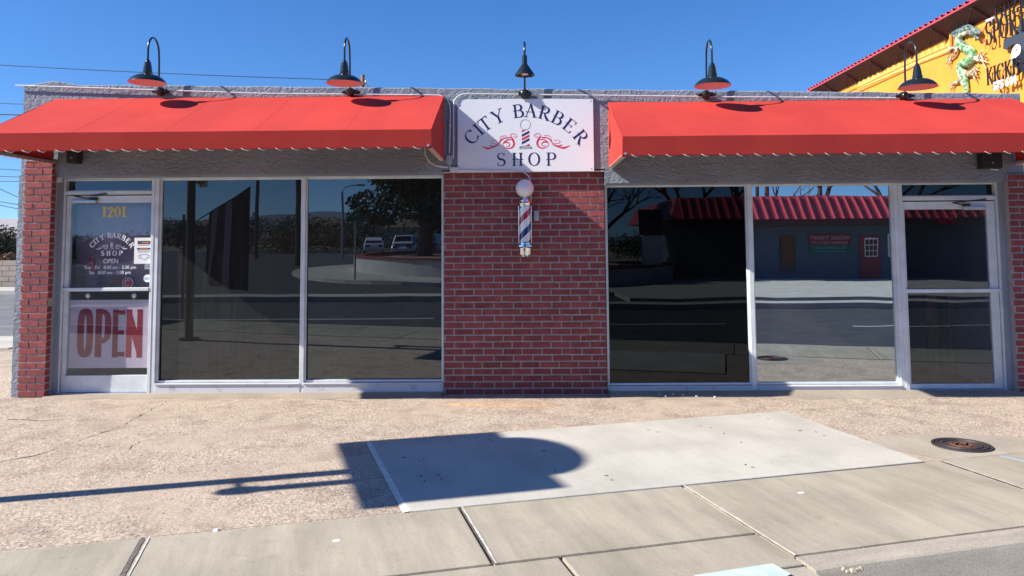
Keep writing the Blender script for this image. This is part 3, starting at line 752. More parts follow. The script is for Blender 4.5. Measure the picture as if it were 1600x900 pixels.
# white spots and leaf scraps
for (px, py, lab) in ((526, 845, 'flat white gum spot on the middle sidewalk panel, left of the joint'), (1252, 770, 'flat white gum spot on the large right sidewalk panel'), (338, 828, 'small pale stone lying on the gravelly paving by the sidewalk')):
    p = onZ(px, py, .006); b = MB(); n = 12
    ps = [(p.x + .021 * math.cos(2 * PI * i / n) * random.uniform(.85, 1.15), p.y + .016 * math.sin(2 * PI * i / n) * random.uniform(.85, 1.15)) for i in range(n)]
    if px == 338:
        b.lathe([(.001, .012), (.012, .010), (.022, .002), (.02, -.006)], (p.x, p.y, 0), 8); tag(b.build('pebble', 'gum'), lab, 'pebble')
    else:
        b.slab(ps, .003, .0075); tag(b.build('gum_spot', 'gum'), lab, 'gum')
bits = [(632, 715), (655, 720), (638, 721), (662, 717), (765, 686), (769, 689), (658, 744), (663, 752), (684, 742), (690, 748), (850, 705), (867, 735), (948, 743), (956, 750), (1013, 672), (1028, 675), (1095, 665), (1110, 668), (1131, 677), (1158, 691), (1185, 650), (1200, 655), (1250, 673), (1275, 675), (1165, 726), (1176, 730), (1288, 681)]
for px, py in bits:
    p = onZ(px, py, .013); b = MB(); r = random.uniform(.009, .018); a = random.random() * 3
    q = []
    for k in range(6):
        rr = r * (1 if k % 3 == 0 else .5) * random.uniform(.7, 1.1)
        q.append((p.x + rr * math.cos(a + k * PI / 3), p.y + rr * .8 * math.sin(a + k * PI / 3)))
    b.slab(q, .0122, .0150)
    tag(b.build('leaf_scrap', 'leafbit'), 'tiny dry dark leaf scrap lying on the pale concrete pad', 'leaf', 'leaf scraps on the pale concrete pad')

# =================================================================== THE SHOP
def X(px, py=440, Y=.17): return onY(px, py, Y).x
def Z(py, px, Y=.17): return onY(px, py, Y).z
XL = X(24, 440, 0); XR = X(1606, 440, 0) + .35
XL = onY(20.5, 450, -.03).x + .02
XR = onY(1594, 150, 0).x
ZTL = Z(131, 60, 0); ZTR = Z(146, 1560, 0)
shop = thing('shop_building', (0, .3, 0), 'low grey stucco storefront with red brick piers and dark tinted windows', 'building')
YB = 9.0
bxL, bxR = X(32, 450, -.055), X(75, 450, -.055)             # left brick pier
cxL, cxR = X(694, 440, .06), X(946, 440, .06)
rxL = X(1581, 440, 0)
zheadL = (Z(273, 180) + Z(277, 640)) / 2; zheadR = (Z(286, 1000) + Z(287, 1500)) / 2
zbr_top = Z(269, 820, .06)
# upper wall with uneven top edge
b = MB(); n = 150
def topz(x):
    t_ = (x - XL) / (XR - XL); z = ZTL + (ZTR - ZTL) * t_
    z += .010 * noise.noise(Vector((x * 3, 0, 0))) + .006 * noise.noise(Vector((x * 15, 0, 0)))
    if x < XL + .6: z += .04 * max(0, 1 - abs(x - XL - .32) / .25)
    return z
def zbot(x): return zheadL + .005 if x < cxL else (zbr_top + .005 if x < cxR else zheadR + .005)
xs = sorted(set([XL + (XR - XL) * i / n for i in range(n + 1)] + [cxL - 1e-4, cxL + 1e-4, cxR - 1e-4, cxR + 1e-4]))
for i in range(len(xs) - 1):
    a, c = xs[i], xs[i + 1]; m_ = (a + c) / 2; zb = zbot(m_)
    if c - a < .001: continue
    b.add([(a, 0, zb), (c, 0, zb), (c, 0, topz(c) - .012), (a, 0, topz(a) - .012), (a, .012, topz(a)), (c, .012, topz(c)), (c, .28, topz(c)), (a, .28, topz(a)), (a, .28, zb), (c, .28, zb)],
          [(0, 1, 2, 3), (3, 2, 5, 4), (4, 5, 6, 7), (7, 6, 9, 8), (0, 8, 9, 1)])
b.build('front_wall', 'stucco', shop, weld=True)
# body of the building behind: side walls, rear wall and roof
ym = YB
boxo('side_wall', 'stucco', shop, XL - .0, XL + .2, .28, ym, -.1, ZTL - .01)
boxo('side_wall', 'stucco', shop, XR - .2, XR, .28, ym, -.1, ZTR - .01)
boxo('rear_wall', 'stucco', shop, XL + .2, XR - .2, ym - .2, ym, -.1, ZTL - .02)
boxo('roof', 'pale_roof', shop, XL + .2, XR - .2, .28, ym - .2, 2.95, 3.05)
# left corner column of stucco with a rough arris
b = MB(); n = 60
zt = zheadL + .01
for i in range(n):
    z0 = -.05 + (zt + .05) * i / n; z1 = -.05 + (zt + .05) * (i + 1) / n
    def e(z): return XL + .012 * noise.noise(Vector((9, z * 8, 0))) + .006 * noise.noise(Vector((3, z * 30, 0)))
    b.add([(e(z0), -.03, z0), (bxL, -.03, z0), (bxL, -.03, z1), (e(z1), -.03, z1), (XL - .02, .02, z0), (XL - .02, .02, z1), (XL - .02, .28, z0), (XL - .02, .28, z1), (bxL, .28, z0), (bxL, .28, z1)],
          [(0, 1, 2, 3), (4, 0, 3, 5), (6, 4, 5, 7), (1, 8, 9, 2)])
b.build('corner_column', 'stucco', shop)
XDL = X(90, 560); XDLt = X(97, 440)
b = MB(); b.box(bxL, bxR - .004, .045, .28, -.05, zt); b.box(bxR - .004, XDLt + .03, .085, .28, -.05, zt + .0); b.build('door_return', 'stucco_smooth', shop)
XDR = X(1562, 440)
b = MB(); b.box(XDR - .02, rxL + .005, .075, .28, -.05, zheadR + .002); b.build('door_return', 'stucco_smooth', shop)
b = MB(); b.box(rxL, XR, .045, .28, -.05, zheadR + .003); b.build('end_column', 'stucco', shop)
# thin drip edge above the windows
b = MB(); b.box(XDLt, cxL, .02, .10, zheadL - .012, zheadL + .028); b.box(cxR, XDR + .1, .02, .10, zheadR - .012, zheadR + .028)
b.build('head_trim', 'stucco_smooth', shop)

def brick_face(name, x0, x1, y, z0, z1, y1, mortar, ph=0, rows=None, lead=.0):
    pr = MB(); pr.box(x0, x1, y + .008, y1, z0 - .02, z1); host = pr.build(name, mortar, shop)
    hrow = .0698; nrow = rows or round((z1 - z0) / hrow); hrow = (z1 - z0) / nrow; L_ = .212
    b = MB(); g_ = .0068
    for r in range(nrow):
        off = (-.5 * L_ if r % 2 else 0) + ph + random.uniform(-.008, .008); x = x0 + off
        zz0 = z0 + r * hrow + g_; zz1 = z0 + (r + 1) * hrow - g_
        while x < x1 - .01:
            l = L_ + random.uniform(-.006, .006)
            a = max(x + g_, x0 - .002); c = min(x + l - g_, x1 + .002)
            if c - a > .03:
                dy = random.uniform(-.0025, .0025); e = .004; j = lambda: random.uniform(-.0018, .0018)
                f = [(a + j(), y + .010, zz0 + j()), (c + j(), y + .010, zz0 + j()), (c + j(), y + .010, zz1 + j()), (a + j(), y + .010, zz1 + j())]
                f2 = [(p[0] + (e if k in (0, 3) else -e), y + dy, p[2] + (e if k < 2 else -e)) for k, p in enumerate(f)]
                b.add(f + f2, [(4, 5, 6, 7), (0, 1, 5, 4), (1, 2, 6, 5), (2, 3, 7, 6), (3, 0, 4, 7)])
                if abs(a - x0) < .01 or abs(c - x1) < .01:      # return faces at the ends
                    if c > x1 - .01: b.add([(c, y + .004, zz0), (c, y1 - .02, zz0), (c, y1 - .02, zz1), (c, y + .004, zz1)], [(0, 1, 2, 3)])
            x += l
    b.build('bricks', 'brick', host)
    return host
brick_face('brick_pier', bxL, bxR, -.055, 0, Z(252, 70, -.05), .044, 'mortar', rows=34)
brick_face('brick_pier', cxL, cxR, .055, -.015, zbr_top, .27, 'mortar', rows=34)
brick_face('brick_pier', rxL, XR + .02, -.03, -.01, Z(272, 1590, -.03), .044, 'mortar', rows=33)
b = MB(); b.box(bxL, bxR + .01, -.06, 0, Z(252, 70, -.05), Z(248, 70, -.05));
b.build('pier_cap', 'stucco', shop)
b = MB(); b.box(cxL - .01, cxR + .01, .0, .05, zbr_top - .004, zbr_top + .022)
b.build('pier_cap', 'conduit', shop)

# ---- windows
FY0, FY1 = .105, .225
def window(glass, x0, x1, z0, z1, zsill0, tilt=0.0):
    f = MB(); b_ = .022
    f.box(x0 - b_, x0, .135, .19, z0 - b_, z1 + b_); f.box(x1, x1 + b_, .135, .19, z0 - b_, z1 + b_)
    f.box(x0, x1, .135, .19, z1, z1 + b_); f.box(x0, x1, .135, .19, z0 - b_, z0)
    fr = f.build('window', 'frame', shop, bevel=.003)
    pm = MB(); tl = tilt * (z1 - z0) / 2; xa_, xb_ = x0 - .004, x1 + .004                       # panes lean a touch, as old ones do
    pm.hexa([(xa_, .166 + tl, z0 - .004), (xb_, .166 + tl, z0 - .004), (xb_, .174 + tl, z0 - .004), (xa_, .174 + tl, z0 - .004)], [(xa_, .166 - tl, z1 + .004), (xb_, .166 - tl, z1 + .004), (xb_, .174 - tl, z1 + .004), (xa_, .174 - tl, z1 + .004)])
    pm.build('pane', glass, fr)
    boxo('gasket', 'blackm', fr, x0, x0 + .006, .158, .165, z0, z1)
    sl_ = MB(); sl_.box(x0 - b_ + .002, x1 + b_ - .002, .10, .22, zsill0, z0 - b_ - .004); sl_.box(x0 - b_ + .004, x1 + b_ - .004, .085, .12, z0 - b_ - .018, z0 - b_ - .003)
    sl_.build('sill', 'sill', fr, bevel=.004)
    return fr
TILT = .0100
zgL0 = (Z(591, 360) + Z(595, 585)) / 2; zgR0 = (Z(596, 1060) + Z(598, 1290)) / 2
zb0 = .0
window('glass_l1', X(252.5), X(470.5), zgL0, zheadL - .045, zb0, TILT)
window('glass_l2', X(480.5), X(690.5), zgL0, zheadL - .045, zb0, TILT)
window('glass_r1', X(950), X(1166.5), zgR0, zheadR - .03, zb0 - .01)
window('glass_r2', X(1178), X(1395), zgR0, zheadR - .03, zb0 - .01)
# mullions and head frame
def mull(px0, px1, z0, z1, nm='mullion'):
    boxo(nm, 'frame', shop, X(px0), X(px1), FY0, FY1, z0, z1, bevel=.003)
mull(243, 249.5, 0, zheadL - .0235); mull(471.8, 478.6, 0, zheadL - .0235)
mull(691.9, 694.4, 0, zheadL - .0235); mull(945.8, 948.2, 0, zheadR - .0085)
mull(1168.5, 1175.8, 0, zheadR - .0085); mull(1397.5, 1404, 0, zheadR - .0085)
boxo('head_frame', 'frame', shop, XDLt, cxL, FY0 - .004, FY1, zheadL - .0225, zheadL - .013, bevel=.002)
boxo('head_frame', 'frame', shop, cxR, XDR, FY0 - .004, FY1, zheadR - .0075, zheadR + .004, bevel=.002)

# ---- doors
def door(xo0, xo1, xg0, xg1, zhead, ztr0, zleaf, zg1, zbar, zg0, glass, side, hinge_left):
    """outer frame, leaf with two panes, push bar, closer; transom pane above"""
    fr = MB()
    fr.box(xo0, xo0 + .045, .10, .22, 0, zhead); fr.box(xo1 - .035, xo1, .10, .22, 0, zhead)
    fr.box(xo0 + .045, xo1 - .035, .098, .222, zleaf + .012, ztr0)
    fr.box(xo0 + .045, xo1 - .035, .14, .20, zhead - .02, zhead)
    fr.build('door_frame', 'frame', shop, bevel=.003)
    tw = boxo('transom_window', 'frame', shop, xo0 + .046, xo1 - .036, .145, .16, ztr0, ztr0 + .012)
    boxo('pane', 'glass_l1' if side == 'L' else 'glass_r1', tw, xo0 + .045, xo1 - .035, .17, .178, ztr0 + .002, zhead - .018)
    lx0, lx1 = xo0 + .052, xo1 - .042
    d = MB(); y0, y1 = .125, .175
    d.box(lx0, xg0, y0, y1, .02, zleaf); d.box(xg1, lx1, y0, y1, .02, zleaf)
    d.box(xg0, xg1, y0 + .001, y1 - .001, zg1, zleaf - .001); d.box(xg0, xg1, y0 + .001, y1 - .001, .021, zg0)
    d.box(xg0, xg1, y0 + .004, y1 - .004, zbar - .012, zbar + .012)
    leaf = d.build('door', 'frame', shop, bevel=.003)
    boxo('pane', glass, leaf, xg0 - .003, xg1 + .003, .147, .153, zbar + .010, zg1 + .003)
    boxo('pane', glass, leaf, xg0 - .003, xg1 + .003, .147, .153, zg0 - .003, zbar - .010)
    p = MB(); p.box(lx0 - .012, lx1 + (.004 if side == 'L' else .012), .092, .122, zbar - .020, zbar + .020); p.build('push_bar', 'frame', leaf, bevel=.006)
    c = MB()
    if side == 'L':
        c.box(xg0 + .03, xg0 + .30, .085, .12, zg1 - .005, zg1 + .035)
    else:
        c.box(xg1 - .27, xg1 - .02, .085, .12, zg1 - .01, zg1 + .032)
    c.build('door_closer', 'galv', leaf, bevel=.008)
    c = MB()
    if side == 'L':
        c.tube([(xg0 + .27, .08, zg1 + .04), (xg0 + .10, .02, zg1 + .07), (xg0 + .42, .09, zleaf + .02)], .008, 6); c.box(xg0 + .23, xg0 + .31, .08, .12, zg1 + .036, zg1 + .06)
    else:
        c.tube([(xg1 - .22, .08, zg1 + .035), (xg1 - .42, .03, zg1 + .065), (xg1 - .02, .09, zleaf + .02)], .008, 6); c.box(xg1 - .27, xg1 - .2, .08, .12, zg1 + .034, zg1 + .058)
    c.build('closer_arm', 'blackm', leaf)
    boxo('threshold', 'galv', shop, xo0 + .045, xo1 - .035, .06, .24, .0, .018, bevel=.004)
    for zz in ((.35, 1.0, 1.75)):
        hx = xo0 + .044 if hinge_left else xo1 - .036
        h = MB(); h.tube([(hx + .004, .118, zz), (hx + .004, .118, zz + .11)], .009, 8); h.build('hinge', 'galv', leaf)
    return leaf
xlL = X(97, 440); xlR = X(243, 440)
leafL = door(xlL, xlR, X(110.5), X(236.5), zheadL - .024, Z(299, 180), Z(306, 180), Z(317, 180, .15), Z(452, 170, .13), Z(586, 170, .15), 'glass_door_l', 'L', True)
xrL = X(1404, 440); xrR = X(1562, 440)
leafR = door(xrL, xrR, X(1414.5), X(1543.5), zheadR - .009, Z(307, 1480), Z(315, 1480), Z(327, 1480, .15), Z(454, 1480, .13), Z(599, 1480, .15), 'glass_door_r', 'R', False)
# small lock and pull on the left leaf
b = MB(); b.lathe([(.0, 0), (.014, 0), (.014, -.012), (0, -.014)], (X(238.5), .125, Z(425, 240)), 12, Matrix.Rotation(R(90), 3, 'X')); b.build('lock', 'galv', leafL, smooth=30)

# ---- dark rooms behind the glass
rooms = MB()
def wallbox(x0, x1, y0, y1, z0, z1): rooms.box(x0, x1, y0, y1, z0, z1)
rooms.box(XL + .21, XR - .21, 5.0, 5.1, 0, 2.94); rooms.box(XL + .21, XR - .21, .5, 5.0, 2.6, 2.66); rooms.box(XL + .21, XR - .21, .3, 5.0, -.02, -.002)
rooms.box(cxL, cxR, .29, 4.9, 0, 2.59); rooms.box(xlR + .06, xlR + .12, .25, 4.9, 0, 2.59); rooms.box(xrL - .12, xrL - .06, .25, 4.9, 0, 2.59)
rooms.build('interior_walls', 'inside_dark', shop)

# =================================================================== DOOR LETTERING, NOTICES, OPEN PANEL
yg = .146
def fn_door(cx, cz, y=yg): return lambda x, yy, d: (cx + x, y - d, cz + yy)
mpp = onY(181, 400, .15).x - onY(180, 400, .15).x
# house number, gold on the upper rail
b = MB()
zc = Z(331, 180, .15); xc = X(180, 331, .15)
text_line(b, '1201', xc - 20.5 * mpp, zc - 8.2 * mpp, 16.5 * mpp, fn_door(0, 0, .146), T=.21, t=.07, th=.0015, track=.05, wx=.86)
tag(b.build('house_number', 'gold', leafL), 'gold numerals 1201 at the top of the glass')
# logo and hours in white
b = MB(); b2 = MB()
cx, cz = X(175, 381, .15), Z(381, 175, .15)
zs = mpp * (65 / 1290.0)
logo(b, b, lambda x, y, d: (cx + x, yg - d * .5, cz + y), zs, .0015, .20, .085)
b.build('door_logo', 'white_paint', leafL)
b = MB()
def dt(s, px, py, hpx, bold=.012):
    x_, z_ = X(px, py, .15), Z(py, px, .15)
    font_text(b, s, x_, z_ - hpx * mpp * .36, hpx * mpp * 1.38, lambda x, y, d: (x, yg - d, y), th=.0012, sx=.95)
dt('OPEN', 173.5, 408.5, 7.0); dt('Tue - Fri   8:00 am - 5:30 pm', 172.5, 418.3, 5.3); dt('Sat   8:00 am - 2:00 pm', 172, 426.3, 5.3)
b.build('opening_hours', 'white_paint', leafL)
# taped notices (outside face of the glass)
def paper_box(px0, py0, px1, py1, y):
    a = onY(px0, py1, y); c = onY(px1, py0, y); return a.x, c.x, min(a.z, c.z), max(a.z, c.z)
x0, x1, z0, z1 = paper_box(210.5, 412, 240, 371.5, .121)
t = thing('paper_notice', ((x0 + x1) / 2, .12, z0), 'white paper notice with a face mask picture taped to the left door glass', 'notice')
boxo('sheet', 'paper', t, x0, x1, .118, .1205, z0, z1)
W_, H_ = x1 - x0, z1 - z0
b = MB(); b.box(x0 + .16 * W_, x1 - .10 * W_, .1168, .1176, z1 - .25 * H_, z1 - .12 * H_); b.box(x0 + .14 * W_, x1 - .12 * W_, .1168, .1176, z1 - .46 * H_, z1 - .39 * H_); b.build('heading', 'ink', t)
b = MB()
for k, s_ in enumerate((.285, .50, .545)): b.box(x0 + .18 * W_, x1 - .14 * W_, .1168, .1176, z1 - (s_ + .012) * H_, z1 - s_ * H_)
b.build('text_lines', 'ink', t)
b = MB(); b.box(x0 + .4 * W_, x1 - .25 * W_, .1158, .1166, z1 - .215 * H_, z1 - .165 * H_); b.box(x0 + .3 * W_, x1 - .3 * W_, .1158, .1166, z1 - .445 * H_, z1 - .405 * H_); b.build('red_words', 'ink_orange', t)
b = MB(); mx_, mz_ = (x0 + x1) / 2 + .02 * W_, z0 + .27 * H_
b.ribbon([(mx_ - .2 * W_, mz_ + .08 * H_), (mx_ + .2 * W_, mz_ + .08 * H_), (mx_ + .17 * W_, mz_ - .06 * H_), (mx_, mz_ - .11 * H_), (mx_ - .17 * W_, mz_ - .06 * H_), (mx_ - .2 * W_, mz_ + .08 * H_)], .004, lambda x, y, d: (x, .1178 - d, y), .001)
b.ribbon([(mx_ - .18 * W_, mz_ + .05 * H_), (mx_ - .3 * W_, mz_ + .05 * H_), (mx_ - .27 * W_, mz_ - .05 * H_), (mx_ - .16 * W_, mz_ - .05 * H_)], .003, lambda x, y, d: (x, .1178 - d, y), .001)
b.ribbon([(mx_ + .18 * W_, mz_ + .05 * H_), (mx_ + .3 * W_, mz_ + .05 * H_), (mx_ + .27 * W_, mz_ - .05 * H_), (mx_ + .16 * W_, mz_ - .05 * H_)], .003, lambda x, y, d: (x, .1178 - d, y), .001)
b.build('mask_drawing', 'ink_blue', t)
x0, x1, z0, z1 = paper_box(226, 420.5, 239, 412.6, .143)
t = thing('paper_notice', ((x0 + x1) / 2, .14, z0), 'small white card taped below the mask notice', 'notice')
boxo('sheet', 'paper', t, x0, x1, .1438, .146, z0, z1)
boxo('text_lines', 'ink', t, x0 + .02, x1 - .03, .1425, .1434, z0 + .022, z0 + .027)
b = MB(); b.lathe([(0, 0), (.043, 0), (.043, .002), (0, .002)], (X(230, 435, .14), .146, Z(435, 230, .14)), 24, Matrix.Rotation(R(90), 3, 'X'))
t = b.build('round_sticker', 'paper'); tag(t, 'round white sticker low on the upper glass of the left door', 'sticker')
boxo('sticker_band', mat('pale blue ink', (.35, .48, .62), .6), t, X(230, 435, .14) - .035, X(230, 435, .14) + .035, .1425, .1435, Z(435, 230, .14) - .012, Z(435, 230, .14) + .012)

# OPEN panel hanging inside the lower glass on suction cups
yo = .165
x0, x1 = X(108, 520, yo), X(236, 520, yo) + .01; z0, z1 = Z(575, 170, yo), Z(468.5, 170, yo)
t = thing('open_sign', ((x0 + x1) / 2, yo, z0), 'white panel reading OPEN in tall red letters behind the left door glass', 'sign')
boxo('panel', 'open_white', t, x0, x1, yo, yo + .004, z0, z1)
pw, phh = x1 - x0, z1 - z0
b = MB()
def q(cx0, cx1, cz0, cz1, ch):
    # heavy condensed letters with rounded corners, drawn as thick strokes
    lx0, lx1 = x0 + (cx0 - 130) / 612 * pw, x0 + (cx1 - 130) / 612 * pw
    lz0, lz1 = z1 - (cz1 - 182) / 510 * phh, z1 - (cz0 - 182) / 510 * phh
    wd = lx1 - lx0; T_ = .42 * wd; fnp = lambda x, y, d: (x, yo - .0005 - d, y)
    def s(pts, ws=T_, th=.001): b.ribbon([(lx0 + px * wd, lz0 + pz * (lz1 - lz0)) for px, pz in pts], ws, fnp, th)
    r_ = .21
    if ch == 'O':
        pts = [(.5 + .29 * math.copysign(abs(math.cos(a * PI / 16)) ** .7, math.cos(a * PI / 16)), .5 + .44 * math.copysign(abs(math.sin(a * PI / 16)) ** .55, math.sin(a * PI / 16))) for a in range(33)]
        ws = [T_ if abs(math.cos(a * PI / 16)) > .35 else T_ * .85 for a in range(33)]
        s(pts, ws)
    elif ch == 'P':
        s([(.2, 0), (.2, 1)]); s([(.2, .935), (.55, .935), (.74, .88), (.80, .78), (.80, .5), (.74, .40), (.55, .34), (.2, .34)], [T_ * .8, T_ * .8, T_ * .9, T_, T_, T_ * .9, T_ * .75, T_ * .75], .0014)
    elif ch == 'E':
        s([(.22, 0), (.22, 1)]); s([(.22, .935), (.98, .935)], T_ * .8, .0014); s([(.22, .52), (.9, .52)], T_ * .75, .0016); s([(.22, .065), (.98, .065)], T_ * .8, .0018)
    elif ch == 'N':
        s([(.17, 0), (.17, 1)], T_ * .8); s([(.83, 0), (.83, 1)], T_ * .8, .0013); s([(.14, 1), (.30, .72), (.70, .28), (.86, 0)], [T_ * .5, T_ * .95, T_ * .95, T_ * .5], .0016)
q(190, 308, 245, 615, 'O'); q(325, 440, 250, 612, 'P'); q(450, 545, 255, 613, 'E'); q(552, 672, 255, 615, 'N')
b.build('letters', 'open_red', t)
for px in (137, 209):
    p = onY(px, 462, .16); b = MB(); b.lathe([(0, -.012), (.012, -.011), (.026, 0), (.028, .003), (.01, .004)], (p.x, .160, p.z), 18, Matrix.Rotation(R(90), 3, 'X') @ Matrix.Scale(-1, 3, Vector((0, 0, 1))))
    b.tube([(p.x, .168, p.z), (p.x, .170, p.z - .045)], .003, 6)
    b.build('suction_cup', 'globe', t, smooth=40)
# cloth banner and wall stickers inside the upper glass
b = MB(); x0, x1 = X(118, 400, .45), X(246, 400, .45) + .05; z0, z1 = Z(450, 170, .45), Z(316, 170, .45)
nx, nz = 60, 14; P = []
for j in range(nz + 1):
    row = []
    for i in range(nx + 1):
        fx = i / nx; fz = j / nz
        fold = .035 * math.sin(fx * 22 + fz * 4) * max(0, fx - .3) * fz + .07 * math.exp(-((fx - .55 - .4 * fz) / .04) ** 2) * fz
        row.append((x0 + (x1 - x0) * fx, .45 - fold, z0 + (z1 - z0) * fz))
    P.append(row)
for j in range(nz):
    for i in range(nx): b.add([P[j][i], P[j][i + 1], P[j + 1][i + 1], P[j + 1][i]], [(0, 1, 2, 3)])
t = b.build('hanging_cloth', 'cloth', smooth=80, fix=False, weld=True); sm = t.modifiers.new('solid', 'SOLIDIFY'); sm.thickness = .003
tag(t, 'mauve grey cloth banner with folds hanging inside the left door', 'banner')
yy = .36
p = onY(199.5, 442, yy); t = thing('round_emblem', (p.x, yy, p.z - .08), 'round navy emblem with a red ring and letter, inside the left door glass', 'emblem')
def disc(nm, r, y, m, par): bb = MB(); bb.lathe([(0, 0), (r, 0), (r, .002), (0, .002)], (p.x, y, p.z), 32, Matrix.Rotation(R(90), 3, 'X')); return bb.build(nm, m, par)
disc('navy_ring', .082, yy, 'navy', t); disc('white_ring', .066, yy - .003, 'paper', t); disc('red_disc', .056, yy - .006, 'crimson', t)
b = MB(); b.ribbon([(p.x + .030 * math.cos(R(a)), p.z + .034 * math.sin(R(a))) for a in range(50, 320, 15)], .012, lambda x, y, d: (x, yy - .0085 - d, y), .002); b.build('letter', 'paper', t)
for (px, py, wd, hh, m_, lab) in ((182, 440, .15, .14, 'wood', 'brown poster panel beside the round emblem inside the left door'), (156, 440, .08, .13, 'navy', 'small navy sticker panel low inside the left door'), (143, 413, .05, .16, 'crimson', 'narrow red feather shaped sticker left of the opening hours'), (126, 436, .13, .20, 'inside_wall', 'grey picture card at the lower left inside the left door')):
    pp = onY(px, py, yy + .02)
    b = MB()
    for k in range(5):
        zz = pp.z - hh / 2 + hh * k / 5; ww = wd * (.7 + .3 * math.sin(k * 2.1 + px)); b.box(pp.x - ww / 2, pp.x + ww / 2, yy + .02, yy + .024, zz, zz + hh / 5 * .82)
    tag(b.build('wall_sticker', m_), lab, 'sticker')
# timbers and frames inside the right door
for k, (px, w_) in enumerate(((1450, 16), (1483, 15), (1528, 13))):
    a = onY(px, 520, 1.2)
    bb = MB(); bb.box(a.x, a.x + w_ / 1200 * 9.6, 1.2, 1.26, 0, 1.02)
    tag(bb.build('timber_board', 'wood', bevel=.004), ('leftmost upright timber board standing inside the right door', 'middle upright timber board standing inside the right door', 'rightmost upright timber board standing inside the right door')[k], 'board')
bb = MB(); a = onY(1440, 500, 1.18); bb.box(a.x, a.x + .95, 1.1, 1.18, 1.03, 1.09); tag(bb.build('timber_rail', 'wood', bevel=.004), 'horizontal timber rail across the boards inside the right door', 'board')
for k, (px0, py0, px1, py1) in enumerate(((1460, 370, 1492, 398), (1500, 372, 1512, 420))):
    a = onY(px0, py1, 2.0); c = onY(px1, py0, 2.0)
    t = thing('picture_frame', ((a.x + c.x) / 2, 2.0, a.z), ('wide framed picture seen through the right door', 'narrow upright framed picture seen through the right door')[k], 'picture frame')
    f = MB(); e = .03; f.box(a.x, c.x, 1.97, 2.0, a.z, a.z + e); f.box(a.x, c.x, 1.97, 2.0, c.z - e, c.z); f.box(a.x, a.x + e, 1.971, 2.0, a.z + e, c.z - e); f.box(c.x - e, c.x, 1.971, 2.0, a.z + e, c.z - e)
    f.build('border', 'paper' if k == 0 else 'blackm', t); boxo('picture', 'inside_dark', t, a.x + e, c.x - e, 1.985, 1.995, a.z + e, c.z - e)
a = onY(1466, 350, 1.0); c = onY(1528, 331, 1.0)
t = tag(boxo('red_placard', 'crimson', None, a.x, c.x, 1.0, 1.01, a.z, c.z), 'red placard with pale writing near the top inside the right door', 'placard')
b = MB()
for k in range(2): font_text(b, 'Black Walnut Gallery'[0:0] or 'OPEN DAILY'[0:0] or 'III II IIII III', (a.x + c.x) / 2, a.z + .05 + .06 * k, .05, lambda x, y, d: (x, .998 - d, y), th=.002)
b.build('placard_writing', 'paper', t)
p = onY(1535, 366, .9); b = MB(); b.lathe([(0, 0), (.12, 0), (.12, .004), (0, .004)], (p.x, .9, p.z), 28, Matrix.Rotation(R(90), 3, 'X')); tag(b.build('round_sign', 'crimson'), 'dark red round sign hanging inside the right door', 'sign')

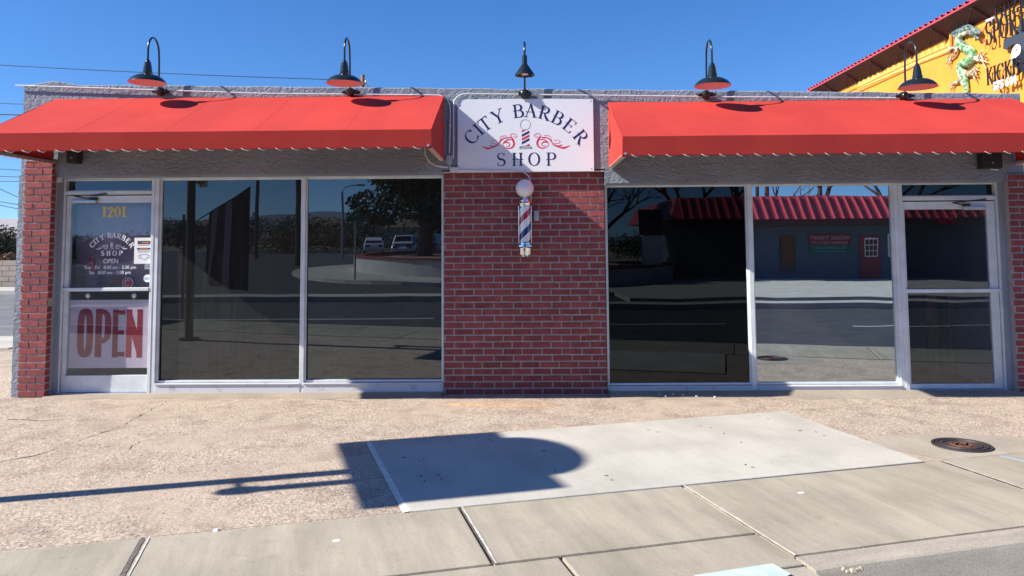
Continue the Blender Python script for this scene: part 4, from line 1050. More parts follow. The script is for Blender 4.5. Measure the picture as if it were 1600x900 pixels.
# =================================================================== AWNINGS
def awning(xa, xb, zt, d, drop, val, label, seams):
    t = thing('awning', ((xa + xb) / 2, 0, zt - drop - val), label, 'awning', 'red awnings over the shop front')
    b = MB(); nx, ny = 80, 8; y0 = -.012
    def top(fx, fy):
        x = xa + (xb - xa) * fx
        sag = .010 * math.sin(PI * fy) * (1 - .6 * abs(math.cos(fx * PI * (seams + 1)))) + .003 * noise.noise(Vector((x * 1.3, fy * 2, 0)))
        return (x, y0 + (-d - y0) * fy, zt - drop * fy - sag)
    P = [[top(i / nx, j / ny) for i in range(nx + 1)] for j in range(ny + 1)]
    for j in range(ny):
        for i in range(nx): b.add([P[j][i], P[j][i + 1], P[j + 1][i + 1], P[j + 1][i]], [(3, 2, 1, 0)])
    b.build('top_panel', 'red_fabric', t, smooth=60, fix=False, weld=True)
    b = MB(); zf = zt - drop
    for i in range(nx):
        xs0, xs1 = xa + (xb - xa) * i / nx, xa + (xb - xa) * (i + 1) / nx
        f = lambda x: .004 * noise.noise(Vector((x * 2.1, 5, 0)))
        b.add([(xs0, -d - .001, zf), (xs1, -d - .001, zf), (xs1, -d + .028 + f(xs1), zf - val), (xs0, -d + .028 + f(xs0), zf - val)], [(3, 2, 1, 0)])
    b.build('valance', 'red_fabric', t, smooth=60, fix=False, weld=True)
    for x in (xa, xb):
        b = MB(); s_ = 1 if x == xa else -1
        b.prism([(y0, zt), (-d, zf), (-d + .028, zf - val), (y0, zf - val)], lambda yy_, zz_: (x, yy_, zz_), lambda yy_, zz_: (x + s_ * .003, yy_, zz_))
        b.build('end_panel', 'red_fabric', t)
    b = MB(); r_ = .014
    zb_ = zf - val + .016
    b.tube([(xa + .02, -d + .05, zb_), (xb - .02, -d + .05, zb_)], r_, 8)
    b.tube([(xa + .02, -d + .035, zf - .035), (xb - .02, -d + .035, zf - .035)], r_, 8)
    nb = 5
    for i in range(nb + 1):
        x = xa + .03 + (xb - xa - .06) * i / nb
        b.tube([(x, -.04, zt - .05), (x, -d + .04, zf - .045)], r_, 8); (b.tube([(x, -d + .02, zb_), (x, -.03, zb_)], r_, 8) if i in (0, nb) else None); b.tube([(x, -d + .05, zb_), (x, -d + .04, zf - .05)], r_, 8)
    b.build('frame', 'galv', t, smooth=40)
    b = MB(); n = int((xb - xa) / .165)
    for i in range(n):
        x = xa + .08 + (xb - xa - .1) * i / n + random.uniform(-.01, .01); e = random.uniform(.8, 1.2)
        b.tube([(x, -d + .020, zf - val + .004), (x + .025 * e, -d + .021, zf - val - .010), (x + .055 * e, -d + .036, zf - val - .017), (x + .07 * e, -d + .055, zf - val + .002)], .0042, 5)
    for x, s_ in ((xa, 1), (xb, -1)):
        for i in range(12):
            yy_ = -d + .08 + (d - .12) * i / 12
            b.tube([(x - s_ * .003, yy_, zf - val + .004), (x + s_ * .01, yy_ + .02, zf - val - .014), (x + s_ * .045, yy_ + .04, zf - val - .004)], .0040, 5)
    b.build('lacing_cord', 'cord', t)
    b = MB()                                                              # hem turned under
    b.box(xa + .004, xb - .004, -d + .034, -d + .060, zf - val - .002, zf - val + .002)
    for x, s_ in ((xa, 1), (xb, -1)): b.box(min(x + s_ * .0034, x + s_ * .04), max(x + s_ * .0034, x + s_ * .04), -d + .035, -.02, zf - val - .002, zf - val + .002)
    b.build('hem', 'red_fabric', t)
    b = MB()
    for k in range(1, seams + 1):
        fx = k / (seams + 1) + .01; x = xa + (xb - xa) * fx
        for j in range(ny):
            p0, p1 = top(fx, j / ny), top(fx, (j + 1) / ny)
            b.add([(x - .008, p0[1], p0[2] + .0012), (x + .008, p0[1], p0[2] + .0012), (x + .008, p1[1], p1[2] + .0012), (x - .008, p1[1], p1[2] + .0012)], [(0, 1, 2, 3)])
    b.build('seam', 'red_fabric', t)
    return t
AD = 1.2
zatL = onY(400, 152, 0).z; zatR = onY(1265, 157, 0).z
zfL = onY(400, 204.5, -AD).z; zfR = onY(1265, 210.5, -AD).z
zvL = onY(400, 231.5, -AD).z; zvR = onY(1265, 239.5, -AD).z
awning(onY(88, 150, 0).x, onY(694, 155, 0).x, zatL, AD, zatL - zfL, zfL - zvL, 'red fabric awning over the left door and windows', 4)
awning(onY(949.5, 158, 0).x, onY(1581, 158, 0).x, zatR, AD, zatR - zfR, zfR - zvR, 'red fabric awning over the right windows and door', 4)
# black transformer boxes under the outer awning corners, little sensor box by the left door
for (px0, py0, px1, py1, lab) in ((103, 232, 121, 255, 'black electrical box under the left corner of the left awning'), (1536, 241, 1566, 263, 'black electrical box under the right corner of the right awning')):
    a = onY(px0, py1, -.12); c = onY(px1, py0, -.12)
    t = thing('electrical_box', ((a.x + c.x) / 2, 0, a.z), lab, 'electrical box')
    boxo('box_body', 'blackm', t, a.x, c.x, -.12, -.012, a.z, c.z + .02, bevel=.006)
    b = MB(); b.tube([((a.x + c.x) / 2, -.125, a.z + .06), ((a.x + c.x) / 2, -.118, a.z + .06)], .01, 8); b.build('knockout_plug', 'galv', t)
a = onY(90, 285, .07); t = tag(boxo('sensor_box', 'conduit', None, a.x, a.x + .055, .03, .08, a.z - .0, a.z + .06, bevel=.004), 'small grey metal box on the stucco above the left door frame', 'sensor box')

# =================================================================== SHOP SIGN
x0, x1 = onY(715, 210, -.02).x, onY(927.5, 210, -.02).x; z0, z1 = onY(820, 268.5, -.02).z, onY(820, 154.5, -.02).z
t = thing('shop_sign', ((x0 + x1) / 2, 0, z0), 'white rectangular sign reading CITY BARBER SHOP above the brick pier', 'sign')
boxo('panel', 'sign_white', t, x0, x1, -.022, -.003, z0, z1, bevel=.002)
sx = (x1 - x0) / (1568 - 37); bt = MB(); br = MB()
ccx = x0 + (802 - 37) * sx; ccz = z1 - (440 - 40) * sx
logo(bt, br, lambda x, y, d: (ccx + x, -.0222 - d * .35, ccz + y), sx, .003)
bt.build('lettering', 'navy', t); br.build('scrollwork', 'crimson', t)
b = MB()
for (xx, zz) in ((x0 + .03, z1 - .03), (x1 - .03, z1 - .03), (x0 + .03, z0 + .03), (x1 - .03, z0 + .03), ((x0 + x1) / 2, z1 - .03), ((x0 + x1) / 2, z0 + .02)):
    b.lathe([(0, .004), (.006, .003), (.008, 0)], (xx, -.022, zz), 10, Matrix.Rotation(R(90), 3, 'X'))
b.build('screw', 'galv', t)

# =================================================================== LAMPS
def gooseneck(loc, label, side):
    t = thing('gooseneck_lamp', (0, 0, 0), label, 'wall lamp', 'gooseneck lamps on the parapet')
    Yo = -.335; b = MB()
    path = [(-.0, -.05, .0), (-.0, -.075, .10), (0, -.08, .30), (0, -.09, .40)]
    n = 12; cy_, cz_ = (Yo - .09) / 2, .40; ry = (-.09 - Yo) / 2
    for i in range(1, n + 1):
        a = PI * i / n; path.append((0, cy_ + ry * math.cos(a), cz_ + .155 * math.sin(a)))
    path.append((0, Yo, .31)); path.append((0, Yo, .27))
    b.tube(path, .011, 10); b.build('arm', 'black', t, smooth=50)
    b = MB(); b.lathe([(0, .30), (.014, .30), (.020, .292), (.026, .275), (.034, .27), (.034, .245), (.040, .24), (.040, .215), (.044, .21), (.044, .18), (.050, .172), (.052, .14), (.05, .135)], (0, Yo, 0), 24); b.build('socket_housing', 'black', t, smooth=28)
    b = MB(); b.m = 0
    b.lathe([(.04, .142), (.07, .136), (.115, .122), (.155, .098), (.182, .068), (.192, .050), (.194, .046)], (0, Yo, 0), 40)
    b.m = 1; b.lathe([(.194, .046), (.190, .049), (.180, .065), (.153, .094), (.113, .117), (.05, .132), (0, .134)], (0, Yo, 0), 40)
    b.build('shade', ['black', 'pinkw'], t, smooth=50)
    b = MB(); b.lathe([(0, .085), (.016, .088), (.026, .10), (.026, .115), (.018, .132)], (0, Yo, 0), 16); b.build('bulb', 'globe', t, smooth=60)
    b = MB(); b.lathe([(0, -.085), (.030, -.083), (.042, -.07), (.045, -.03), (.05, -.028), (.05, -.012), (.045, 0)], (0, 0, 0), 20, Matrix.Rotation(R(-90), 3, 'X'))
    b.tube([(-.06, -.04, 0), (.075, -.04, .005)], .022, 10); b.tube([(-.09, -.04, 0), (.11, -.04, 0)], .014, 8)
    b.build('wall_mount', 'black', t, smooth=40)
    for ch in t.children:
        if ch.name.split('.')[0] in ('shade', 'bulb', 'socket_housing'): ch.location.z -= .014
    t.location = loc
    return t
l0 = gooseneck((0, 0, 0), 'black gooseneck lamp at the far left of the parapet', 0)
lamps = [(253, 144, -6), (549, 145, -4), (1102, 149, 3), (1410, 151, 8)]
labs = ['black gooseneck lamp above the left door, leftmost of all', 'black gooseneck lamp above the left awning nearest the shop sign', 'black gooseneck lamp above the right awning nearest the shop sign', 'black gooseneck lamp above the right door in front of the orange wall']
for i, (px, py, rz) in enumerate(lamps):
    p = onY(px, py, -.002); loc = (p.x, -.002, p.z)
    if i == 0: l0.location = loc; l0['label'] = labs[0]; l0.rotation_euler = (0, 0, 0)
    else: copy_tree(l0, loc, labs[i])
# centre lamp with a small cone shade
p = onY(820, 147.5, -.002)
t = thing('sign_lamp', (p.x, -.002, p.z), 'slim black lamp with a small cone shade above the shop sign', 'wall lamp')
q = Vector((p.x, 0, p.z)); b = MB(); Yo = -.42
path = [(q.x, -.05, q.z), (q.x, -.07, q.z + .1), (q.x, -.08, q.z + .38)]
for i in range(1, 11):
    a = PI * i / 10; path.append((q.x, (Yo - .08) / 2 + (-.08 - Yo) / 2 * math.cos(a), q.z + .38 + .13 * math.sin(a)))
path.append((q.x, Yo, q.z + .3)); b.tube(path, .012, 10); b.build('arm', 'black', t, smooth=50)
b = MB(); b.lathe([(0, .335), (.018, .335), (.026, .325), (.028, .24), (.032, .235)], (q.x, Yo, q.z), 20); b.build('socket_housing', 'black', t, smooth=30)
b = MB(); b.lathe([(.03, .238), (.036, .228), (.105, .125), (.108, .118), (.104, .118), (.034, .222), (0, .225)], (q.x, Yo, q.z), 32); b.build('shade', 'black', t, smooth=35)
b = MB(); b.lathe([(0, .118), (.03, .125), (.04, .145), (.025, .18)], (q.x, Yo, q.z), 16); b.build('bulb', 'globe', t, smooth=60)
b = MB(); b.lathe([(0, -.085), (.030, -.083), (.045, -.07), (.048, -.03), (.055, -.028), (.055, -.012), (.05, 0)], q, 20, Matrix.Rotation(R(-90), 3, 'X'))
b.tube([q + Vector((-.07, -.04, 0)), q + Vector((.07, -.04, 0))], .024, 10); b.build('wall_mount', 'black', t, smooth=40)

# =================================================================== CONDUITS
def pipe(name, pts, r, label, boxes=(), Y=-.03):
    t = thing(name, tuple(onY(*pts[0], Y)), label, 'conduit')
    P = [onY(px, py, Y) for px, py in pts]
    b = MB(); b.tube(P, r, 8); b.build('pipe', 'conduit', t, smooth=50)
    c = MB()
    for i in range(2, len(P) - 1, 3):
        v = (P[i] - P[i - 1]).normalized(); c.tube([P[i] - v * .012, P[i] + v * .012], r * 1.45, 8)
    for (px, py) in boxes[1:] if boxes else ():
        pass
    c.build('strap', 'conduit', t, smooth=50)
    return t, P
def lin(a, c, n): return [(a[0] + (c[0] - a[0]) * i / n, a[1] + (c[1] - a[1]) * i / n) for i in range(n + 1)]
pipe('electrical_conduit', [(24, 133.5), (40, 134)] + lin((55, 134.5), (400, 146), 9) + lin((440, 146.5), (684, 148.8), 6) + [(693, 151), (699, 156), (702.5, 164)] + lin((703.5, 175), (702, 240), 3), .0085, 'long white conduit along the parapet above the left awning')
pipe('electrical_conduit', [(708, 248)] + lin((708.5, 240), (708.5, 168), 3) + [(710, 158), (714, 151.5), (722, 147.5), (732, 146.5)] + lin((760, 147), (1090, 151), 9) + lin((1110, 151.5), (1410, 153), 8), .0085, 'white conduit rising beside the sign and running above the right awning')
pipe('electrical_conduit', [(702, 256), (703, 263), (712, 265)] + lin((730, 266), (806, 266.5), 4) + [(818, 268.5), (826, 275), (829, 284), (829.5, 300), (829.5, 340)], .0065, 'white conduit under the sign bending down to the barber pole', Y=-.034)
pipe('electrical_conduit', [(664, 231), (665, 243), (670, 252), (680, 258.5), (692, 261), (700, 261)], .008, 'curved grey conduit under the inner end of the left awning', Y=-.05)
pipe('electrical_conduit', [(1533.5, 243), (1535, 252), (1541, 260), (1550, 264.5), (1560, 265)], .008, 'curved white conduit under the outer end of the right awning', Y=-.05)
for (px0, py0, px1, py1, lab, m_) in ((697.5, 255.5, 706.5, 242, 'small grey junction box beside the left edge of the sign', 'galv'), (703, 268, 716, 261, 'white conduit fitting at the lower left corner of the sign', 'conduit'), (834.5, 345, 842, 329, 'small grey metal box on the brick just right of the barber pole', 'galv')):
    Yb = .0 if px0 > 800 else -.045
    a = onY(px0, py0, Yb); c = onY(px1, py1, Yb)
    tag(boxo('junction_box', m_, None, a.x, c.x, Yb, (.054 if px0 > 800 else -.001), a.z, c.z, bevel=.004), lab, 'junction box')

random.seed(21)
p = onZ(1330, 889, .01); b = MB()
for k in range(9):
    q = (p.x + random.uniform(-.05, .05), p.y + random.uniform(-.02, .02)); r = random.uniform(.006, .018)
    b.lathe([(0, .005 + r), (r * .7, .004 + r * .7), (r, .004), (r * .8, .0)], (q[0], q[1], .0), 6)
tag(b.build('mortar_crumb', 'walk'), 'broken lump of pale mortar on the kerb edge at the lower right', 'rubble')
for i, (px, py) in enumerate(((1012, 615), (1025, 613), (1030, 616), (1052, 616), (1067, 617), (1078, 615), (1088, 619), (1117, 620), (1040, 619), (642, 614))):
    p = onZ(px, py, .012); b = MB(); r = random.uniform(.008, .018); a = random.random() * 6
    b.slab([(p.x + r * random.uniform(.4, 1) * math.cos(a + k), p.y + r * .6 * random.uniform(.4, 1) * math.sin(a + k)) for k in range(6)], .004, .020)
    tag(b.build('plaster_chip', 'gum'), 'tiny white plaster chip on the ground below the right windows' if px > 700 else 'tiny white chip on the ground at the left foot of the brick pier', 'chip', 'white chips below the right windows' if px > 700 else None)

# =================================================================== BARBER POLE
Yp = -.085; pc = onY(820.3, 345, Yp); k_ = (8.4 + Yp) / 1200
def zp(py): return onY(820, py, Yp).z
t = thing('barber_pole', (pc.x, Yp, zp(400)), 'red white and navy striped barber pole with a white globe on the brick pier', 'barber pole')
b = MB(); rg = 14.3 * k_; b.lathe([(max(.0005, rg * math.sin(PI * i / 20)), zp(294.5) - rg * math.cos(PI * i / 20)) for i in range(21)], (pc.x, Yp, 0), 36); b.build('globe', 'globe', t, smooth=80)
b = MB(); b.lathe([(3.5 * k_, zp(306)), (4.2 * k_, zp(308.5)), (4.2 * k_, zp(310)), (7.5 * k_, zp(311)), (8.5 * k_, zp(314)), (8.2 * k_, zp(315)), (10.6 * k_, zp(316)), (11.3 * k_, zp(318)), (10.2 * k_, zp(320)), (9.6 * k_, zp(322)), (9.8 * k_, zp(323.5)), (6 * k_, zp(324))], (pc.x, Yp, 0), 32); b.build('upper_cap', 'chrome', t, smooth=35)
b = MB(); b.lathe([(8.6 * k_, zp(378)), (8.6 * k_, zp(322.5))], (0, 0, 0), 36)
bb = MB(); zm = zp(378); bb.lathe([(8.9 * k_, 0), (8.9 * k_, zp(322.5) - zm)], (0, 0, 0), 40)
o = bb.build('striped_cylinder', 'stripes', t, smooth=60); me = o.data
for v in me.vertices: v.co += Vector(t.location)
o.location = (0, 0, zm - t.location.z)
for x_ in (-9.6, 9.6):
    b = MB(); b.tube([(pc.x + x_ * k_, Yp, zp(380)), (pc.x + x_ * k_, Yp, zp(322))], .0045, 6); b.build('side_rod', 'chrome', t, smooth=50)
b = MB(); b.lathe([(6 * k_, zp(376.5)), (9.2 * k_, zp(379)), (9.4 * k_, zp(382)), (13 * k_, zp(383)), (13.2 * k_, zp(385.5)), (11.2 * k_, zp(387)), (10.6 * k_, zp(388)), (10.6 * k_, zp(396)), (9.8 * k_, zp(398)), (6.5 * k_, zp(399)), (6.5 * k_, zp(401)), (0, zp(401))], (pc.x, Yp, 0), 32); b.build('lower_cap', 'chrome', t, smooth=35)
b = MB(); b.box(pc.x - .03, pc.x + .03, Yp + .03, .054, zp(322), zp(316)); b.box(pc.x - .03, pc.x + .03, Yp + .03, .054, zp(390), zp(384)); b.build('wall_bracket', 'galv', t)

# =================================================================== BEHIND: GYM ON THE RIGHT
GX = 12.4
def gp(px, py, X_=GX): return onX(px, py, X_)
gy0, gy1 = 4.6, gp(1306, 142).y + .6
gh = 1.6 + .485 * 12.4; he = 1.6 + .54 * (12.4 - .54)
gym = thing('gym_building', (GX, gy0, 0), 'tall orange building with red ribbed metal eaves behind the shop', 'building')
boxo('wall', 'orange_wall', gym, GX, GX + 22, gy0, gy1, -.2, gh + .1)
eo = .54
b = MB(); nrib = int((gy1 - gy0 + 2) / .3)
for i in range(nrib):
    ya = gy0 - 1 + i * .3
    b.add([(GX - eo, ya, he - .05), (GX - eo, ya + .22, he - .05), (GX + 3, ya + .22, he + .75), (GX + 3, ya, he + .75),
           (GX - eo, ya + .26, he + .04), (GX + 3, ya + .26, he + .84), (GX - eo, ya + .3, he - .05), (GX + 3, ya + .3, he + .75),
           (GX - eo, ya, he - .10), (GX - eo, ya + .3, he - .10)],
          [(0, 1, 2, 3), (1, 4, 5, 2), (4, 6, 7, 5), (8, 9, 6, 4), (8, 4, 1, 0)])
b.box(GX + 3, GX + 22, gy0 - 1, gy1 + 1, gh + .4, he + .74)
b.build('roof', 'red_metal', gym)
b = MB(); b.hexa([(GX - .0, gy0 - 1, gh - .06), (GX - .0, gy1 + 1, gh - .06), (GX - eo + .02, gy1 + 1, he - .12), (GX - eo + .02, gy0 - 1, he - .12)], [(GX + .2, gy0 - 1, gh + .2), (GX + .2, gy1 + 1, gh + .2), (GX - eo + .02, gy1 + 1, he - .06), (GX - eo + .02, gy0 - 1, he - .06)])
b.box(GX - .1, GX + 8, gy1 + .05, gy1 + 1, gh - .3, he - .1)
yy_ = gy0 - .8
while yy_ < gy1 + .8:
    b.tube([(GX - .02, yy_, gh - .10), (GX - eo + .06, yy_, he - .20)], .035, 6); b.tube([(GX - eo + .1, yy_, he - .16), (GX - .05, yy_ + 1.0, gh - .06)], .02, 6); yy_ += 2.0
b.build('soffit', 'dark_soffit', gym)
# painted stepped trim and pipe
b = MB()
def wl(pts, wd, mbb, dd=.03):
    Q = [gp(*p) for p in pts]
    mbb.ribbon([(q.y, q.z) for q in Q], wd, lambda yv, zv, d: (GX - .002 - d, yv, zv), dd)
wl([(1300, 163), (1345, 142), (1400, 117), (1440, 98), (1492, 78)], .05, b)
wl([(1300, 155), (1345, 135), (1400, 109), (1440, 91), (1485, 72)], .04, b)
b.build('wall_trim', 'orange_line', gym)
b = MB()
Q0, Q1 = gp(1340, 134.5), gp(1490, 70)
n = 17
for i in range(n):
    p = Q0.lerp(Q1, i / n); q2 = Q0.lerp(Q1, (i + 1) / n); m_ = (p + q2) / 2
    b.prism([(p.y, p.z - .12), (q2.y, q2.z - .12), (q2.y, q2.z), (m_.y, m_.z + .20), (p.y, p.z)], lambda yv, zv: (GX - .02, yv, zv), lambda yv, zv: (GX - .003, yv, zv))
b.build('scalloped_trim', 'yellow_line', gym)
b = MB(); pz = [gp(1489, 72), gp(1489, 52), gp(1492, 45), gp(1500, 41), gp(1560, 12), gp(1590, -3)]
b.tube([(GX - .06, p.y, p.z) for p in pz], .045, 8); b.build('wall_pipe', 'orange_wall', gym)
b = MB(); p = gp(1548, 33); q2 = gp(1560, 28); b.tube([(GX - .1, p.y, p.z), (GX - .1, q2.y, q2.z)], .04, 6); b.build('light_tube', 'paper', gym)
# raised metal lettering, standing off the wall
def wall_text(name, s_, px0, pyb, hpx, pxend, T_, tk, m_, label, cat='lettering', off=.10, font=False):
    p0 = gp(px0, pyb, GX - off); h = gp(px0, pyb - hpx, GX - off).z - p0.z
    bb = MB()
    fn = lambda x, z, d: (GX - off - d, p0.y - x, p0.z + z)
    yend = gp(pxend, pyb, GX - off).y
    if font:
        font_text(bb, s_, 0, 0, h * 1.38, fn, th=.03, bold=.012, align='LEFT')
    else:
        tot = text_line(MB(), s_, 0, 0, h, fn, T_, .07, track=.08)
        text_line(bb, s_, 0, 0, h, fn, T_, .035, th=.03, track=.10, wx=tk)
    o = bb.build(name, m_)
    tag(o, label, cat)
    return o
wall_text('wall_letters', 'GUZM', 1557, 34, 25, 1604, .12, .80, 'letters_black', 'topmost row of black metal letters on the orange wall, starting with G', off=.14)
wall_text('wall_letters', 'SPORT', 1542, 72, 37, 1604, .09, .60, 'letters_black', 'tall black metal letters in the second row on the orange wall', off=.14)
wall_text('wall_letters', 'KICKB', 1543, 134, 27, 1604, .10, .72, 'letters_black', 'black metal letters reading KICK low on the orange wall above the phone number', off=.14)
wall_text('phone_number', '575 644', 1553.5, 141.5, 12.5, 1604, .17, .7, 'letters_white', 'white metal phone number 575 644 on the orange wall', off=.16, font=True)
# yin and yang disc
c = gp(1590.5, 87, GX - .12); ry_ = abs(gp(1580.5, 87, GX - .12).y - c.y); ry_ = .27; t = thing('yin_yang', (GX - .1, c.y, c.z - ry_), 'round black and white yin yang disc on the orange wall', 'emblem')
def half(sg):
    pts = []
    for i in range(19): a = PI / 2 + sg * PI * i / 18; pts.append((math.cos(a), math.sin(a)))
    for i in range(1, 13): a = -PI / 2 + PI * i / 12; pts.append((.5 * math.cos(a), -.5 + .5 * math.sin(a)))   # bulge
    for i in range(1, 12): a = -PI / 2 - PI * i / 12; pts.append((.5 * math.cos(a) , .5 + .5 * math.sin(a)))
    return [(x, -z) for x, z in pts]
def dsc(cx_, cz_, r_, x_, th_, m_, nm):
    bb = MB(); n = 28; bb.prism([(c.y - (cx_ + r_ * math.cos(2 * PI * i / n)) * ry_, c.z + (cz_ + r_ * math.sin(2 * PI * i / n)) * ry_ * 1.12) for i in range(n)], lambda yv, zv: (x_, yv, zv), lambda yv, zv: (x_ + th_, yv, zv)); return bb.build(nm, m_, t)
dsc(0, 0, 1, GX - .12, .03, 'letters_black', 'black_half')
bb = MB(); bb.prism([(c.y - x * ry_ * .97, c.z + z * ry_ * 1.09) for x, z in half(1)], lambda yv, zv: (GX - .126, yv, zv), lambda yv, zv: (GX - .121, yv, zv)); bb.build('white_half', 'letters_white', t)
dsc(.0, -.5, .16, GX - .132, .004, 'letters_white', 'white_dot'); dsc(-.15, .5, .10, GX - .132, .004, 'crimson', 'red_dot')
# cut metal fighter silhouette, partly out of frame
sil = [(1569, 76), (1570, 62), (1576, 58), (1583, 57), (1588, 52), (1594, 40), (1600, 28), (1606, 30), (1606, 70), (1602, 80), (1597, 71), (1590, 68), (1583, 70), (1578, 74), (1574, 78)]
bb = MB(); Q = [gp(x, y, GX - .1) for x, y in sil]; bb.prism([(q.y, q.z) for q in Q], lambda yv, zv: (GX - .13, yv, zv), lambda yv, zv: (GX - .1, yv, zv))
tag(bb.build('metal_silhouette', mat('dark slate metal', (.045, .05, .065), .5)), 'dark cut metal silhouette of a kicking fighter at the right end of the orange wall', 'silhouette')
bb = MB(); Q = [gp(x, y, GX - .1) for x, y in [(1592, 104), (1598, 100), (1604, 101), (1604, 112), (1597, 112), (1591, 118)]]; bb.prism([(q.y, q.z) for q in Q], lambda yv, zv: (GX - .13, yv, zv), lambda yv, zv: (GX - .1, yv, zv))
tag(bb.build('metal_silhouette', 'letters_black'), 'small dark cut metal piece below the yin yang disc', 'silhouette')
# dragon relief
dt_ = thing('dragon_relief', (GX - .06, gp(1512, 140).y, gp(1512, 140).z), 'green and white dragon relief climbing the orange wall', 'relief')
def dpath(pts): return [gp(x, y, GX - .08) for x, y in pts]
body = [(1511, 147), (1510, 132), (1507, 120), (1503, 110), (1502, 103), (1507, 98), (1514, 97), (1519, 93), (1520, 86), (1516, 79), (1509, 75), (1503, 71), (1499, 64), (1501, 57), (1507, 52), (1514, 49), (1521, 48)]
Q = catmull([tuple(p) for p in dpath(body)], 4); n = len(Q)
bb = MB(); bb.tube(Q, [(.05 + .085 * math.sin(PI * min(1, (i / n) * 1.15)) ** .7) for i in range(n)], 10); bb.build('body', 'green_scale', dt_, smooth=50)
bb = MB(); Q2 = [q + Vector((-.02, .10 if k < 40 else .08, -.02)) for k, q in enumerate(Q)]; bb.tube(Q2[4:], [.045 + .03 * math.sin(i * .9) ** 2 for i in range(n - 4)], 8); bb.build('belly', 'pale_scale', dt_, smooth=50)
bb = MB(); random.seed(5)
for i in range(30, n):
    q = Q[i]
    for k in range(2):
        d = Vector((-.05, random.uniform(.1, .3), random.uniform(.06, .30))); bb.tube([q + Vector((-.02, 0, .08)), q + d * .6, q + d * 1.15], [.05, .035, .004], 5)
bb.build('mane', 'dark_scale', dt_)
hd = gp(1524, 49, GX - .12); bb = MB()
HV = lambda x, y, z: Vector((x, y, z)) * .72
bb.tube([hd + HV(0, .25, .0), hd, hd + HV(-.02, -.22, -.10), hd + HV(-.02, -.36, -.18)], [.10, .12, .08, .04], 10)
bb.tube([hd + HV(0, .0, -.1), hd + HV(-.02, -.12, -.28), hd + HV(-.02, -.24, -.36)], [.06, .045, .02], 8)
bb.tube([hd + HV(0, .05, .12), hd + HV(-.04, .25, .30), hd + HV(-.04, .48, .34)], [.04, .025, .01], 6)
bb.build('head', 'dark_scale', dt_, smooth=50)
bb = MB()
for (bx, by, dy, dz) in ((1518, 92, -1, .2), (1520, 86, -1, -.5), (1508, 118, -1, .4), (1506, 112, -1, -.3), (1503, 118, 1, -.2), (1500, 68, 1, .1), (1498, 72, 1, -.5)):
    q = gp(bx, by, GX - .08); e_ = q + Vector((0, dy * .42, dz * .4 - .05))
    bb.tube([q, (q + e_) / 2 + Vector((0, 0, -.07)), e_], [.07, .045, .03], 6)
    for a in (-.8, -.2, .4): bb.tube([e_, e_ + Vector((-.02, dy * .16 * math.cos(a), .2 * math.sin(a) - .02)), e_ + Vector((-.02, dy * .24 * math.cos(a), .26 * math.sin(a) - .08))], [.024, .018, .003], 5)
bb.build('legs', 'pale_scale', dt_)
bb = MB(); bb.tube([hd + Vector((0, -.33, -.14)), hd + Vector((-.02, -.5, .02)), hd + Vector((-.02, -.62, -.1))], [.014, .01, .004], 5); bb.tube([hd + Vector((0, -.3, -.3)), hd + Vector((0, -.45, -.42)), hd + Vector((0, -.4, -.62))], [.02, .014, .004], 5)
bb.build('whiskers', 'crimson', dt_)

# =================================================================== BEHIND: UTILITY POLE AND WIRES
def wire(a, c, sag, r, label, n=14):
    a = Vector(a); c = Vector(c); P = []
    for i in range(n + 1):
        f = i / n; p = a.lerp(c, f); p.z -= sag * 4 * f * (1 - f); P.append(p)
    bb = MB(); bb.tube(P, r, 5); tag(bb.build('power_line', 'blackm'), label, 'power line')
YP = 36
pt = onY(567, 117, YP)
t = thing('utility_pole', (pt.x, YP, 0), 'brown wooden utility pole top rising behind the shop roof', 'utility pole')
bb = MB(); bb.tube([(pt.x, YP, -.3), (pt.x, YP, pt.z)], [.17, .11], 10); bb.build('pole', 'pole_wood', t)
bb = MB(); bb.box(pt.x - .25, pt.x + .25, YP - .18, YP - .08, pt.z - .55, pt.z - .47); bb.build('crossarm', 'pole_wood', t)
for dx in (-.2, .2):
    bb = MB(); bb.lathe([(.03, 0), (.05, .03), (.03, .08), (.05, .12), (0, .15)], (pt.x + dx, YP - .13, pt.z - .47), 8); bb.build('insulator', 'galv', t)
l1 = onY(-60, 98, YP); wire((pt.x - .2, YP - .13, pt.z - .35), (l1.x, YP, l1.z), .1, .022, 'dark power line crossing the sky from the left edge to the utility pole')
l2 = onY(586, 136, YP - 8); wire((pt.x + .1, YP, pt.z - .5), (l2.x + 2, YP - 8, l2.z - 1.2), .1, .02, 'short dark guy wire slanting down right from the utility pole')
for k, (ya, yb) in enumerate(((161, 163), (178, 179), (264, 267), (275, 277), (282, 282.5), (300, 322), (316, 324), (322, 332))):
    a = onY(-80, ya - .03 * (yb - ya) * 80, 30); c = onY(60, yb, 30)
    if k >= 5: a = onY(-80, ya - (yb - ya) * 2, 30)
    wire(a, c, .05, .017 if k != 1 else .03, ('uppermost thin wire left of the shop roof corner', 'thick dark cable at the left edge just above the awning', 'highest of three level wires seen left of the brick pier', 'middle of three level wires seen left of the brick pier', 'lowest of three level wires seen left of the brick pier', 'slanting wire above the house roof at the left edge', 'second slanting wire above the house roof at the left edge', 'lowest slanting wire just above the house roof at the left edge')[k], 4)

